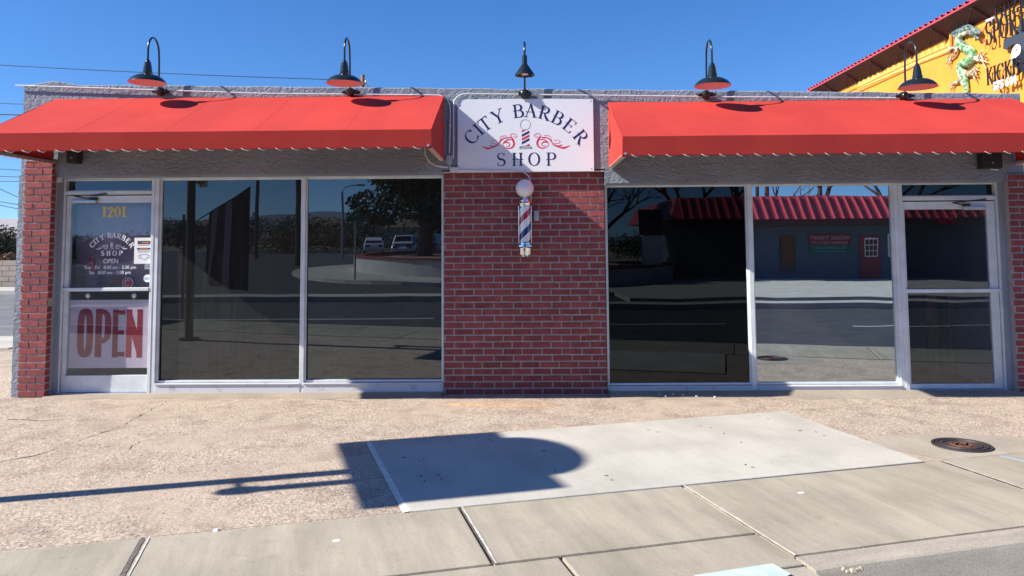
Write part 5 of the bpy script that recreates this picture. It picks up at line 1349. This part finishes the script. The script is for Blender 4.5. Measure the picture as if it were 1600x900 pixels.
# =================================================================== BEHIND: SIDE STREET ON THE LEFT
b = MB(); b.add([(-90, 5.8, -.12), (-8.6, 5.8, -.12), (-8.6, 20.8, -.12), (-90, 20.8, -.12)], [(0, 1, 2, 3)]); struct(b.build('side_street', 'asphalt_light'))
b = MB(); b.box(-90, -8.4, 4.1, 5.8, -.29, -.0); b.box(-90, -8.4, 20.8, 23.8, -.29, .02); struct(b.build('side_sidewalk', 'pad'))
b = MB(); b.add([(-90, 3.7, -.02), (-8.2, 3.7, -.02), (-8.2, 4.1, -.02), (-90, 4.1, -.02)], [(0, 1, 2, 3)]); struct(b.build('verge', 'earth'))
zb_ = onY(10, 407, 24.4).z
t = thing('block_wall', (-20, 24.4, 0), 'low tan concrete block wall across the side street', 'wall')
bb = MB(); bb.box(-44, -9.5, 24.4, 24.6, -.2, zb_); host = bb.build('mortar_core', 'mortar', t)
bb = MB(); hr = zb_ / 5
for r in range(5):
    x = -44 + (r % 2) * .3
    while x < -9.6: bb.box(x + .012, x + .588, 24.375, 24.42, r * hr + .012, (r + 1) * hr - .012); x += .6
bb.build('blocks', 'block', t)

def leaves(mb, c, rad, n, size, seed=0, shell=.35, cull=-.18):
    rnd = random.Random(seed)
    for i in range(n):
        while True:
            v = Vector((rnd.uniform(-1, 1), rnd.uniform(-1, 1), rnd.uniform(-1, 1)))
            if shell < v.length < 1: break
        p = Vector(c) + Vector((v.x * rad[0], v.y * rad[1], v.z * rad[2]))
        k = noise.noise(p * (1.6 / max(.3, min(rad)))); 
        if k < cull: continue
        a = Vector((rnd.gauss(0, 1), rnd.gauss(0, 1), rnd.gauss(0, 1))).normalized(); d = a.orthogonal().normalized(); e = a.cross(d); s_ = size * rnd.uniform(.6, 1.4)
        mb.add([p - d * s_, p + e * s_ * .45, p + d * s_, p - e * s_ * .45], [(0, 1, 2, 3)])
def bush(name, c, rad, n, size, m_, label, cat='bush', seed=0, trunk=True):
    t = thing(name, (c[0], c[1], 0), label, cat)
    mb = MB()
    for k in range(5):
        rr = random.Random(seed + k); cc = (c[0] + rr.uniform(-.35, .35) * rad[0], c[1] + rr.uniform(-.3, .3) * rad[1], c[2] + rr.uniform(-.25, .25) * rad[2])
        leaves(mb, cc, [r * .72 for r in rad], n // 5, size, seed + k, .2)
    mb.build('foliage', m_, t, fix=False)
    if trunk:
        mb = MB(); rr = random.Random(seed)
        for k in range(6): mb.tube([(c[0] + rr.uniform(-.1, .1), c[1], -.1), (c[0] + rr.uniform(-.5, .5) * rad[0], c[1] + rr.uniform(-.5, .5) * rad[1], c[2] + rad[2] * .3)], [.05, .015], 5)
        mb.build('stem', 'bark', t)
    return t
p = onY(8, 378, 26.5); bush('shrub', (p.x - .3, 26.5, p.z - .2), (1.5, 1.1, 1.25), 5200, .07, 'leaf_dry', 'olive green bush behind the low block wall at the left edge', seed=3)
p = onY(12, 402, 25.2); bush('shrub', (p.x, 25.3, p.z - .1), (.5, .3, .35), 700, .05, 'leaf_brown', 'small brown dry shrub just above the block wall', seed=11)
# house with a pale gable roof
YH = 32; p0 = onY(24, 346, YH); p1 = onY(-60, 352, YH); p2 = onY(24, 357, YH)
t = thing('house', (p0.x - 5, YH, 0), 'tan house with a pale low pitched roof at the left edge', 'house')
xr = p0.x + 3.4; xl = xr - 15; rz = p0.z; ez = onY(24, 368, YH).z
boxo('wall', 'tan_wall', t, xl + .5, xr - .5, YH + 1, YH + 11, -.2, ez)
bb = MB(); bb.hexa([(xl, YH, ez - .15), (xr, YH, ez - .15), (xr, YH + 6, rz + .25), (xl, YH + 6, rz + .25)], [(xl, YH, ez), (xr, YH, ez), (xr, YH + 6, rz + .4), (xl, YH + 6, rz + .4)])
bb.hexa([(xl, YH + 6, rz + .25), (xr, YH + 6, rz + .25), (xr, YH + 12, ez - .15), (xl, YH + 12, ez - .15)], [(xl, YH + 6, rz + .4), (xr, YH + 6, rz + .4), (xr, YH + 12, ez), (xl, YH + 12, ez)])
bb.build('roof', 'pale_roof', t)
bb = MB(); bb.prism([(xl + .5, ez), (xr - .5, ez), (xr - .5, ez + .02)], lambda x, z: (x, YH + .98, z), lambda x, z: (x, YH + 1, z))
for xw in (xr - 3, xr - 7, xr - 11):
    f = boxo('window', 'paper', t, xw - .6, xw + .6, YH + .95, YH + 1.02, 1.0, 2.1); boxo('pane', 'glass_far', f, xw - .52, xw + .52, YH + .94, YH + .949, 1.08, 2.02)

# =================================================================== STREET SIGN POST IN FRONT OF THE SHOP (left of the photo; throws the long shadow)
bx, by = -5.55, -4.02
t = thing('pole_sign', (bx, by, -.17), 'tall dark pole sign beside the kerb, mirrored in the left window', 'pole sign')
dirp = Vector((-nrm.x, -nrm.y, 0)) if False else Vector((.32, -.947, 0))
dm = mat('dark pole paint', (.03, .033, .04), .5)
bb = MB(); bb.tube([(bx, by, -.17), (bx, by, 4.3)], .068, 14); bb.build('pole', dm, t, smooth=50)
bb = MB(); bb.lathe([(0, .03), (.16, .03), (.16, 0)], (bx, by, -.17 + .17), 20); bb.build('base_plate', dm, t)
hb, ht, hw = 3.20, 4.05, .84
poly = [(-hw, hb), (hw, hb), (hw, ht), (hw * .66, ht + .0)]
for i in range(1, 12): a = PI * i / 12; poly.append((hw * .66 * math.cos(a), ht + .30 * math.sin(a)))
poly += [(-hw * .66, ht), (-hw, ht)]
dn = Vector((dirp.y, -dirp.x, 0))
bb = MB(); bb.prism(poly, lambda a, z: (bx + dirp.x * a + dn.x * .09, by + dirp.y * a + dn.y * .09, z), lambda a, z: (bx + dirp.x * a - dn.x * .09, by + dirp.y * a - dn.y * .09, z)); bb.build('sign_panel', 'sign_white', t)
bpx, bpy_ = bx + .10, by - .22
t2 = thing('pole_barber_pole', (bpx, bpy_, 2.42), 'barber pole cylinder mounted on the tall pole by the kerb', 'barber pole')
bb = MB(); bb.lathe([(0, 2.40), (.07, 2.41), (.085, 2.45), (.085, 2.52), (.065, 2.54)], (bpx, bpy_, 0), 20); bb.build('lower_cap', 'chrome', t2, smooth=40)
bb = MB(); bb.lathe([(.060, 2.54), (.060, 3.0)], (bpx, bpy_, 0), 24)
bb2 = MB(); bb2.lathe([(.060, 0), (.060, .46)], (0, 0, 0), 24); o = bb2.build('striped_cylinder', 'stripes', t2, smooth=60)
for v in o.data.vertices: v.co += Vector(t2.location)
o.location = (0, 0, 2.54 - 2.42)
bb = MB(); bb.lathe([(.065, 3.0), (.085, 3.02), (.085, 3.08), (.05, 3.11), (0, 3.12)], (bpx, bpy_, 0), 20); bb.build('upper_cap', 'chrome', t2, smooth=40)
bb = MB(); bb.tube([(bx, by, 2.48), (bpx, bpy_, 2.48)], .02, 8); bb.tube([(bx, by, 3.05), (bpx, bpy_, 3.05)], .02, 8); bb.build('bracket', dm, t2)
t2.location.z += .14
# flag on a slanted staff
fy = -7.0
def fl(px, py, d): q = refl(px, py + 24, d); return q
f0 = fl(289, 345, 7.0); tipf = fl(392, 279, 7.6)
t3 = thing('flag', tuple(f0), 'dark striped flag hanging from a slanted staff on a thin post by the kerb', 'flag')
bb = MB(); bb.tube([(f0.x, f0.y, -.17), (f0.x, f0.y, f0.z + .3)], .03, 8); bb.build('post', dm, t3)
bb = MB(); bb.tube([f0, tipf], .014, 8); bb.build('staff', dm, t3)
bb = MB(); nx, nz = 26, 16; P = []
for j in range(nz + 1):
    row = []
    for i in range(nx + 1):
        fx = i / nx; fz = j / nz; top = tipf.lerp(f0, fx * .62)
        sway = .07 * math.sin(fx * 15) * fz
        xx = top.x - fz * .18 * fx + sway; zz = top.z - fz * (2.25 - fx * 1.1 * (1 - .3 * fz)) * (1.0 if fx < .75 else 1 - (fx - .75) * .7); yv = top.y * (1 - fz * .10) + (tipf.y + .05) * fz * .10 + .05 * math.cos(fx * 15) * fz
        row.append((xx, yv, zz))
    P.append(row)
for j in range(nz):
    for i in range(nx):
        bb.m = (j // 2) % 2 if False else (1 if (i // 4) % 2 == 1 and i > 8 else 0); bb.add([P[j][i], P[j][i + 1], P[j + 1][i + 1], P[j + 1][i]], [(0, 1, 2, 3)])
o = bb.build('cloth', [mat('black flag cloth', (.012, .013, .03), .8), mat('grey flag stripe', (.30, .32, .38), .8)], t3, smooth=80, fix=False, weld=True); so = o.modifiers.new('solid', 'SOLIDIFY'); so.thickness = .003

# =================================================================== ACROSS THE STREET (what the windows mirror)
b = MB()
zc = -.17
# far kerb, median strip and lots
def reflL(px, py, d): return refl(px, py + 24, d)
def rw(x0, x1, d0, d1, z0, z1, name, m_): bb = MB(); bb.box(x0, x1, -d1, -d0, z0, z1); return struct(bb.build(name, m_))
rw(-120, 120, 3.9, 75, -.299, -.176, 'asphalt_apron', 'asphalt')
rw(-13, 60, 12.6, 13.5, -.17, -.02, 'median', 'pad')
rw(3.2, 60, 14.8, 27.5, -.17, -.01, 'far_sidewalk', 'pad')
bb = MB()
for x0, x1, d in ((-9, -2, 8.3), (1.2, 4.5, 8.6), (7, 12, 7.9), (-16, -11, 9.0), (14, 20, 8.2)):
    bb.add([(x0, -d, -.165), (x1, -d, -.165), (x1, -d - .12, -.165), (x0, -d - .12, -.165)], [(0, 1, 2, 3)])
struct(bb.build('lane_marking', 'road_paint'))
# round planter kerb apron
pcx, pcd, prr = -.5, 28.2, 7.5
bb = MB(); n = 48
bb.slab([(pcx + 10.2 * math.cos(2 * PI * i / n), -pcd + 10.2 * math.sin(2 * PI * i / n)) for i in range(n)], -.17, -.03); struct(bb.build('planter_apron', 'pad'))
t = thing('round_planter', (pcx, -pcd, 0), 'large round raised planter with a pale plastered wall across the street', 'planter')
bb = MB(); bb.lathe([(prr - .35, -.1), (prr - .35, .62), (prr, .62), (prr, -.1)], (pcx, -pcd, 0), 56); bb.build('wall', 'plaster', t, smooth=40)
bb = MB(); bb.lathe([(prr - .4, .62), (prr - .4, .70), (prr + .06, .70), (prr + .06, .62)], (pcx, -pcd, 0), 56); bb.build('coping', 'brick', t, smooth=40)
bb = MB(); bb.lathe([(0, .55), (prr - .36, .50)], (pcx, -pcd, 0), 40); bb.build('soil', 'earth', t)
# big evergreen
def tree_crown(mb, c, r, n, size, seed): leaves(mb, c, r, n, size, seed, .1)
tx, td = -5.0, 30.0
t = thing('evergreen_tree', (tx, -td, .5), 'large dark evergreen tree standing in the round planter', 'tree')
bb = MB(); bb.tube([(tx, -td, .4), (tx + .1, -td, 2.2), (tx - .1, -td, 5), (tx + .2, -td, 8.5)], [.42, .34, .24, .08], 10)
rr = random.Random(4)
for k in range(16):
    z_ = rr.uniform(2.2, 7.5); a = rr.uniform(0, 6.28); l_ = rr.uniform(2, 4.3)
    bb.tube([(tx, -td, z_), (tx + .5 + l_ * .5 * math.cos(a), -td + l_ * .5 * math.sin(a), z_ + .5), (tx + l_ * math.cos(a), -td + l_ * math.sin(a), z_ + .7)], [.12, .07, .02], 6)
bb.build('trunk', 'bark', t)
bb = MB()
for k in range(46):
    a = rr.uniform(0, 6.28); l_ = rr.uniform(.3, 4.2); z_ = rr.uniform(2.0, 8.4)
    leaves(bb, (tx + 1.6 + l_ * 1.15 * math.cos(a), -td + l_ * .9 * math.sin(a), z_ + .4), (1.8, 1.7, 1.0), 1700, .14, 100 + k, .05, -.3)
bb.build('crown', 'leaf', t, fix=False)
# bare trees
def bare(name, x, d, h, seed, label):
    t = thing(name, (x, -d, 0), label, 'tree'); rr = random.Random(seed); tr = MB(); br_ = MB()
    def grow(p, dr, L_, r_, lv):
        e_ = p + dr * L_; mid = p + dr * L_ * .5 + Vector((rr.gauss(0, .04), rr.gauss(0, .04), 0)) * L_
        (tr if lv == 0 else br_).tube([p, mid, e_], [r_, r_ * .85, r_ * .66], 5 if lv else 8, cap=False)
        if lv >= 5: return
        for k in range(3 if lv < 3 else 2):
            nd = (dr + Vector((rr.gauss(0, .5), rr.gauss(0, .5), rr.gauss(.12, .3)))).normalized(); grow(e_, nd, L_ * rr.uniform(.6, .82), r_ * .58, lv + 1)
    grow(Vector((x, -d, 0)), Vector((rr.gauss(0, .06), 0, 1)).normalized(), h * .3, h * .032, 0)
    tr.build('trunk', 'bark', t, fix=False); br_.build('crown', 'bark', t, fix=False)
for k, (x, d, h) in enumerate(((10, 40, 9.5), (14.5, 42, 9), (19, 41, 10), (24, 43, 9.5), (5.5, 42, 8.5))):
    bare('bare_tree', x, d, h, 20 + k, ('bare tree behind the left part of the red roofed building', 'second bare tree from the left behind the red roofed building', 'tall bare tree behind the middle of the red roofed building', 'bare tree behind the right end of the red roofed building', 'bare tree behind the corner of the red roofed building')[k])
# low building with red ribbed mansard
DM = 27.0
def bxy(px, py, d=DM): return refl(px, py, d)
xa_ = bxy(1040, 380).x; xb_ = 34; zt_ = bxy(1290, 307).z; zm_ = bxy(1290, 343).z
t = thing('mansard_building', ((xa_ + xb_) / 2, -DM, 0), 'low dark building with a red ribbed metal mansard across the street', 'building')
boxo('wall', 'dark_wall', t, xa_ + .8, xb_, -DM - 12, -DM, -.1, zm_ + .1)
bb = MB(); bb.hexa([(xa_, -DM + 1.1, zm_), (xb_, -DM + 1.1, zm_), (xb_, -DM - 13, zm_), (xa_, -DM - 13, zm_)], [(xa_ + .5, -DM + .1, zt_), (xb_, -DM + .1, zt_), (xb_, -DM - 13, zt_), (xa_ + .5, -DM - 13, zt_)])
x = xa_ + .6
while x < xb_:
    bb.hexa([(x, -DM + 1.1, zm_), (x + .06, -DM + 1.1, zm_), (x + .06, -DM + 1.2, zm_), (x, -DM + 1.2, zm_)], [(x, -DM + .1, zt_), (x + .06, -DM + .1, zt_), (x + .06, -DM + .2, zt_ + .01), (x, -DM + .2, zt_ + .01)]); x += .42
bb.build('mansard_roof', 'red_metal', t)
boxo('fascia', 'dark_soffit', t, xa_ + .1, xb_ - .1, -DM - .3, -DM + 1.05, zm_ - .30, zm_ - .01)
def fp(px, py): q = refl(px, py, DM - .06); return q
a = fp(1315, 435); c = fp(1376 - 1, 367); a = refl(1345, 435, DM - .06); c = refl(1375, 368, DM - .06)
f = boxo('door', mat('dark red door', (.20, .02, .03), .6), t, a.x, c.x, -DM, -DM + .06, 0, c.z)
p_ = refl(1361, 387, DM - .06); 
boxo('window_frame', 'paper', f, p_.x - .30, p_.x + .30, -DM + .06, -DM + .085, p_.z - .42, p_.z + .42)
bb = MB()
for i in range(3):
    for j in range(3): bb.box(p_.x - .27 + i * .185, p_.x - .27 + i * .185 + .16, -DM + .085, -DM + .09, p_.z - .38 + j * .26, p_.z - .38 + j * .26 + .23)
bb.build('panes', 'glass_far', f)
bb = MB(); font_text(bb, '101', (a.x + c.x) / 2, c.z - .33, .34, lambda x, y, d: (2 * ((a.x + c.x) / 2) - x, -DM + .061 + d, y), th=.004); bb.build('door_number', 'paper', f)
for (px0, py0, px1, py1) in ((1220, 424, 1243, 367), (1388, 402, 1404, 366)):
    a = refl(px0, py0, DM - .05); c = refl(px1, py1, DM - .05); a.z = max(a.z, .3)
    f = boxo('window', 'blackm' if px0 < 1300 else 'paper', t, a.x, c.x, -DM, -DM + .05, a.z, c.z); boxo('pane', 'glass_far', f, a.x + .06, c.x - .06, -DM + .05, -DM + .058, a.z + .06, c.z - .06)
a = refl(1265, 396, DM - .05); c = refl(1328, 365, DM - .05); zmid = a.z + (c.z - a.z) * .42
t = thing('banner_sign', ((a.x + c.x) / 2, -DM + .03, a.z), 'red and green massage school banner on the dark wall across the street', 'sign')
boxo('red_field', mat('dark red banner', (.16, .015, .025), .7), t, a.x, c.x, -DM + .02, -DM + .05, zmid, c.z); boxo('green_field', mat('dark green banner', (.015, .10, .075), .7), t, a.x, c.x, -DM + .02, -DM + .05, a.z, zmid - .003)
xc_ = (a.x + c.x) / 2; H_ = c.z - a.z; fn = lambda x, y, d: (2 * xc_ - x, -DM + .051 + d, y)
bb = MB(); font_text(bb, 'MASSAGE THERAPY', xc_, c.z - .33 * H_, .30 * H_, fn, th=.004, sx=.75); font_text(bb, 'TRAINING INSTITUTE', xc_, c.z - .54 * H_, .20 * H_, fn, th=.004, sx=.95); bb.build('pale_words', mat('pale red words', (.55, .30, .32), .7), t)
bb = MB(); font_text(bb, 'Allw. Lasma Paws Center', xc_, a.z + .22 * H_, .16 * H_, fn, th=.004, sx=.95); font_text(bb, 'Licensed - Insured - massage', xc_, a.z + .06 * H_, .11 * H_, fn, th=.004, sx=1.1); bb.build('green_words', mat('pale green words', (.10, .42, .30), .7), t)
# monument sign
a = refl(1004, 402, 25); c = refl(1034, 364, 25)
t = thing('monument_sign', ((a.x + c.x) / 2, -25, 0), 'small black notice board on a pale plinth across the street', 'sign')
boxo('plinth', 'sign_white', t, a.x, c.x, -25.4, -25, -.1, a.z + .9, bevel=.02); boxo('board', 'blackm', t, a.x - .1, c.x + .02, -25.3, -25.05, a.z + .95, a.z + 2.1)
# street lamp
p0_ = reflL(535, 398, 48); p1_ = reflL(540, 296, 48)
t = thing('street_lamp', (p0_.x, -48, 0), 'tall galvanised street lamp with a curved arm down the road', 'street lamp')
bb = MB(); bb.tube([(p0_.x, -48, -.2), (p0_.x, -48, p1_.z)], [.11, .08], 8); bb.build('pole', 'steel', t)
bb = MB(); bb.tube([(p0_.x, -48, p1_.z), (p0_.x + .15, -48, p1_.z + .3), (p0_.x + .5, -48, p1_.z + .45), (p0_.x + 1.1, -48, p1_.z + .5)], .05, 6); bb.build('arm', 'steel', t)
bb = MB(); bb.box(p0_.x + 1.05, p0_.x + 1.6, -48.12, -47.88, p1_.z + .44, p1_.z + .56); bb.build('lamp_head', 'steel', t)
# street name sign
q0 = reflL(555, 400, 20.0)
t = thing('street_name_sign', (q0.x, -20, 0), 'green street name sign on a thin post beside the round planter', 'street sign')
bb = MB(); bb.tube([(q0.x, -20, -.2), (q0.x, -20, reflL(555, 325, 20).z)], .035, 8); bb.build('post', 'steel', t)
zz = reflL(555, 334, 20).z; boxo('name_blade', 'green_sign', t, q0.x - .33, q0.x + .33, -19.99, -19.96, zz - .1, zz + .1); boxo('cross_blade', 'green_sign', t, q0.x - .012, q0.x + .012, -20.35, -19.65, zz + .12, zz + .32)
# utility poles and wires across the road
for k, (px, d) in enumerate(((400, 46), (466, 34), (300 + 900, 36), (1186, 44))):
    q0 = refl(px, 390, d); h_ = (9, 13, 8, 9)[k]
    t = thing('utility_pole', (q0.x, -d, 0), ('dark utility pole mirrored in the middle of the far left window', 'dark utility pole mirrored at the right edge of the far left window', 'dark utility pole behind the red mansard building', 'second utility pole behind the red mansard building')[k], 'utility pole')
    bb = MB(); bb.tube([(q0.x, -d, -.3), (q0.x, -d, h_)], [.16, .11], 8); bb.build('pole', 'bark', t); boxo('crossarm', 'bark', t, q0.x - .9, q0.x + .9, -d + .1, -d + .2, h_ - .7, h_ - .58)
wire((-60, -40, 8.6), (10, -40, 8.2), .5, .02, 'upper power line across the road')
wire((-60, -40, 7.8), (10, -40, 7.5), .5, .02, 'lower power line across the road')
# cars
def car(x, d, rot, m_, label, L_=4.4, H=1.42, W=1.75, suv=False):
    t = thing('parked_car', (0, 0, 0), label, 'car')
    def P(y, z, side, inset=0): return (side * (W / 2 - inset), y, z)
    lo = [(-2.2, .35), (-2.22, .62), (-2.1, .86), (-1.3, .95), (1.15, .98), (2.0, .88), (2.2, .62), (2.15, .33)]
    hi = [(-1.35, .94), (-.75, H), (.75, H), (1.55, .96)] if not suv else [(-1.2, .95), (-.7, H), (1.75, H), (2.1, .97)]
    bb = MB(); bb.prism(lo, lambda y, z: (W / 2, y, z), lambda y, z: (-W / 2, y, z)); o = bb.build('body', m_, t, bevel=.06)
    bb = MB(); n = len(hi); o_ = [(s_ * (W / 2 - (.05 if z < 1 else .2)), y, z) for s_ in (1, -1) for y, z in hi]; bb.add(o_, [(0, 1, 2, 3), (7, 6, 5, 4), (0, 4, 5, 1), (1, 5, 6, 2), (2, 6, 7, 3)]); bb.build('cabin', m_, t, bevel=.04)
    bb = MB(); e = .012
    for s_ in (1, -1):
        q4 = [(hi[0][0] + .25, .99), (hi[1][0] + .1, H - .09), (hi[2][0] - .1, H - .09), (hi[3][0] - .25, .99)]
        bb.add([(s_ * (W / 2 - (.05 if z < 1.05 else .18) + e), y, z) for y, z in q4], [(0, 1, 2, 3)])
    for (ya, za, yb, zb2) in ((hi[0][0] + .05, 1.0, hi[1][0] - .05, H - .07), (hi[3][0] - .05, 1.0, hi[2][0] + .05, H - .07)):
        sg = -1 if ya < 0 else 1
        bb.add([(-.72, ya + sg * .02, za), (.72, ya + sg * .02, za), (.6, yb + sg * .03, zb2), (-.6, yb + sg * .03, zb2)], [(0, 1, 2, 3)])
    bb.build('windows', 'car_glass', t)
    for y in (-1.35, 1.35):
        for s_ in (1, -1):
            bb = MB(); bb.lathe([(0, -.1), (.30, -.1), (.33, -.06), (.33, .06), (.30, .1), (0, .1)], (s_ * (W / 2 - .08), y, .33), 20, Matrix.Rotation(R(90), 3, 'Y')); wh = bb.build('wheel', 'tyre', t)
            bb = MB(); bb.lathe([(0, .02), (.19, .01), (.2, 0)], (s_ * (W / 2 + .025), y, .33), 14, Matrix.Rotation(R(90), 3, 'Y')); bb.build('rim', 'galv', wh)
    for s_ in (1, -1):
        bb = MB(); bb.box(s_ * .55 - .18, s_ * .55 + .18, 2.1, 2.235, .68, .84); bb.build('tail_lamp', 'tail', t)
    t.location = (x, -d, -.17); t.rotation_euler = (0, 0, rot)
q0 = refl(583, 392, 57); car(q0.x, 57, R(-12), 'car_white', 'white sedan parked down the side road across the street')
q0 = refl(643, 392, 52); car(q0.x, 52, R(10), 'car_white', 'white hatchback behind the evergreen trunk', suv=True, H=1.6)
q0 = refl(675, 390, 55); car(q0.x, 55, R(6), 'car_grey', 'grey pickup like vehicle right of the evergreen trunk', suv=True, H=1.65)
# low desert bank, houses, trees and mountains far off
for k, (px, d, w_, h_) in enumerate(((505, 105, 8, 2.7), (640, 90, 9, 2.3), (330, 120, 8, 2.8))):
    q0 = refl(px, 380, d)
    t = thing('far_house', (q0.x, -d, 0), ('brown roofed house on the far bank left of the street lamp', 'pale garage wall beyond the white sedan', 'low house far off between the trees on the left')[k], 'house')
    boxo('wall', 'tan_wall' if k != 1 else 'plaster', t, q0.x - w_ / 2, q0.x + w_ / 2, -d - 6, -d, -.2, h_)
    bb = MB(); bb.hexa([(q0.x - w_ / 2 - .4, -d + .4, h_), (q0.x + w_ / 2 + .4, -d + .4, h_), (q0.x + w_ / 2 + .4, -d - 6.4, h_), (q0.x - w_ / 2 - .4, -d - 6.4, h_)], [(q0.x - w_ / 4, -d - 2.5, h_ + 1.3), (q0.x + w_ / 4, -d - 2.5, h_ + 1.3), (q0.x + w_ / 4, -d - 3.5, h_ + 1.3), (q0.x - w_ / 4, -d - 3.5, h_ + 1.3)]); bb.build('roof', 'roof', t)
bb = MB(); rr = random.Random(9)
for k in range(60):
    x = rr.uniform(-30, -15); d = rr.uniform(60, 68); leaves(bb, (x, -d, rr.uniform(.3, 1.5)), (1.5, 1.2, 1.1), 300, .09, 300 + k, .1)
tag(bb.build('dry_brush', 'leaf_brown', fix=False), kind='stuff')
bb = MB()
for k in range(150):
    x = rr.uniform(-110, 60); d = rr.uniform(78, 122); s_ = rr.uniform(1.2, 2.5); leaves(bb, (x, -d, s_ * .75), (s_ * 1.7, s_ * 1.0, s_), 800, .17, 500 + k, .0, -1)
tag(bb.build('far_trees', 'leaf', fix=False), kind='stuff')
bb = MB(); n = 120
for i in range(n):
    a0, a1 = PI + PI * i / n, PI + PI * (i + 1) / n; Rr = 3200
    f = lambda a: 30 + 75 * max(0, noise.noise(Vector((math.cos(a) * 6, math.sin(a) * 6, 2))) + .25) + 20 * noise.noise(Vector((math.cos(a) * 22, math.sin(a) * 22, 5)))
    bb.add([(Rr * math.cos(a0), Rr * math.sin(a0), -60), (Rr * math.cos(a1), Rr * math.sin(a1), -60), (Rr * 1.1 * math.cos(a1), Rr * 1.1 * math.sin(a1), f(a1)), (Rr * 1.1 * math.cos(a0), Rr * 1.1 * math.sin(a0), f(a0)), (Rr * 1.3 * math.cos(a1), Rr * 1.3 * math.sin(a1), -60), (Rr * 1.3 * math.cos(a0), Rr * 1.3 * math.sin(a0), -60)], [(0, 1, 2, 3), (3, 2, 4, 5)])
struct(bb.build('mountains', 'mountain', smooth=80))
bb = MB(); bb.add([(-5000, -5000, -1.0), (5000, -5000, -1.0), (5000, 5000, -1.0), (-5000, 5000, -1.0)], [(0, 1, 2, 3)]); struct(bb.build('desert_plain', 'earth'))
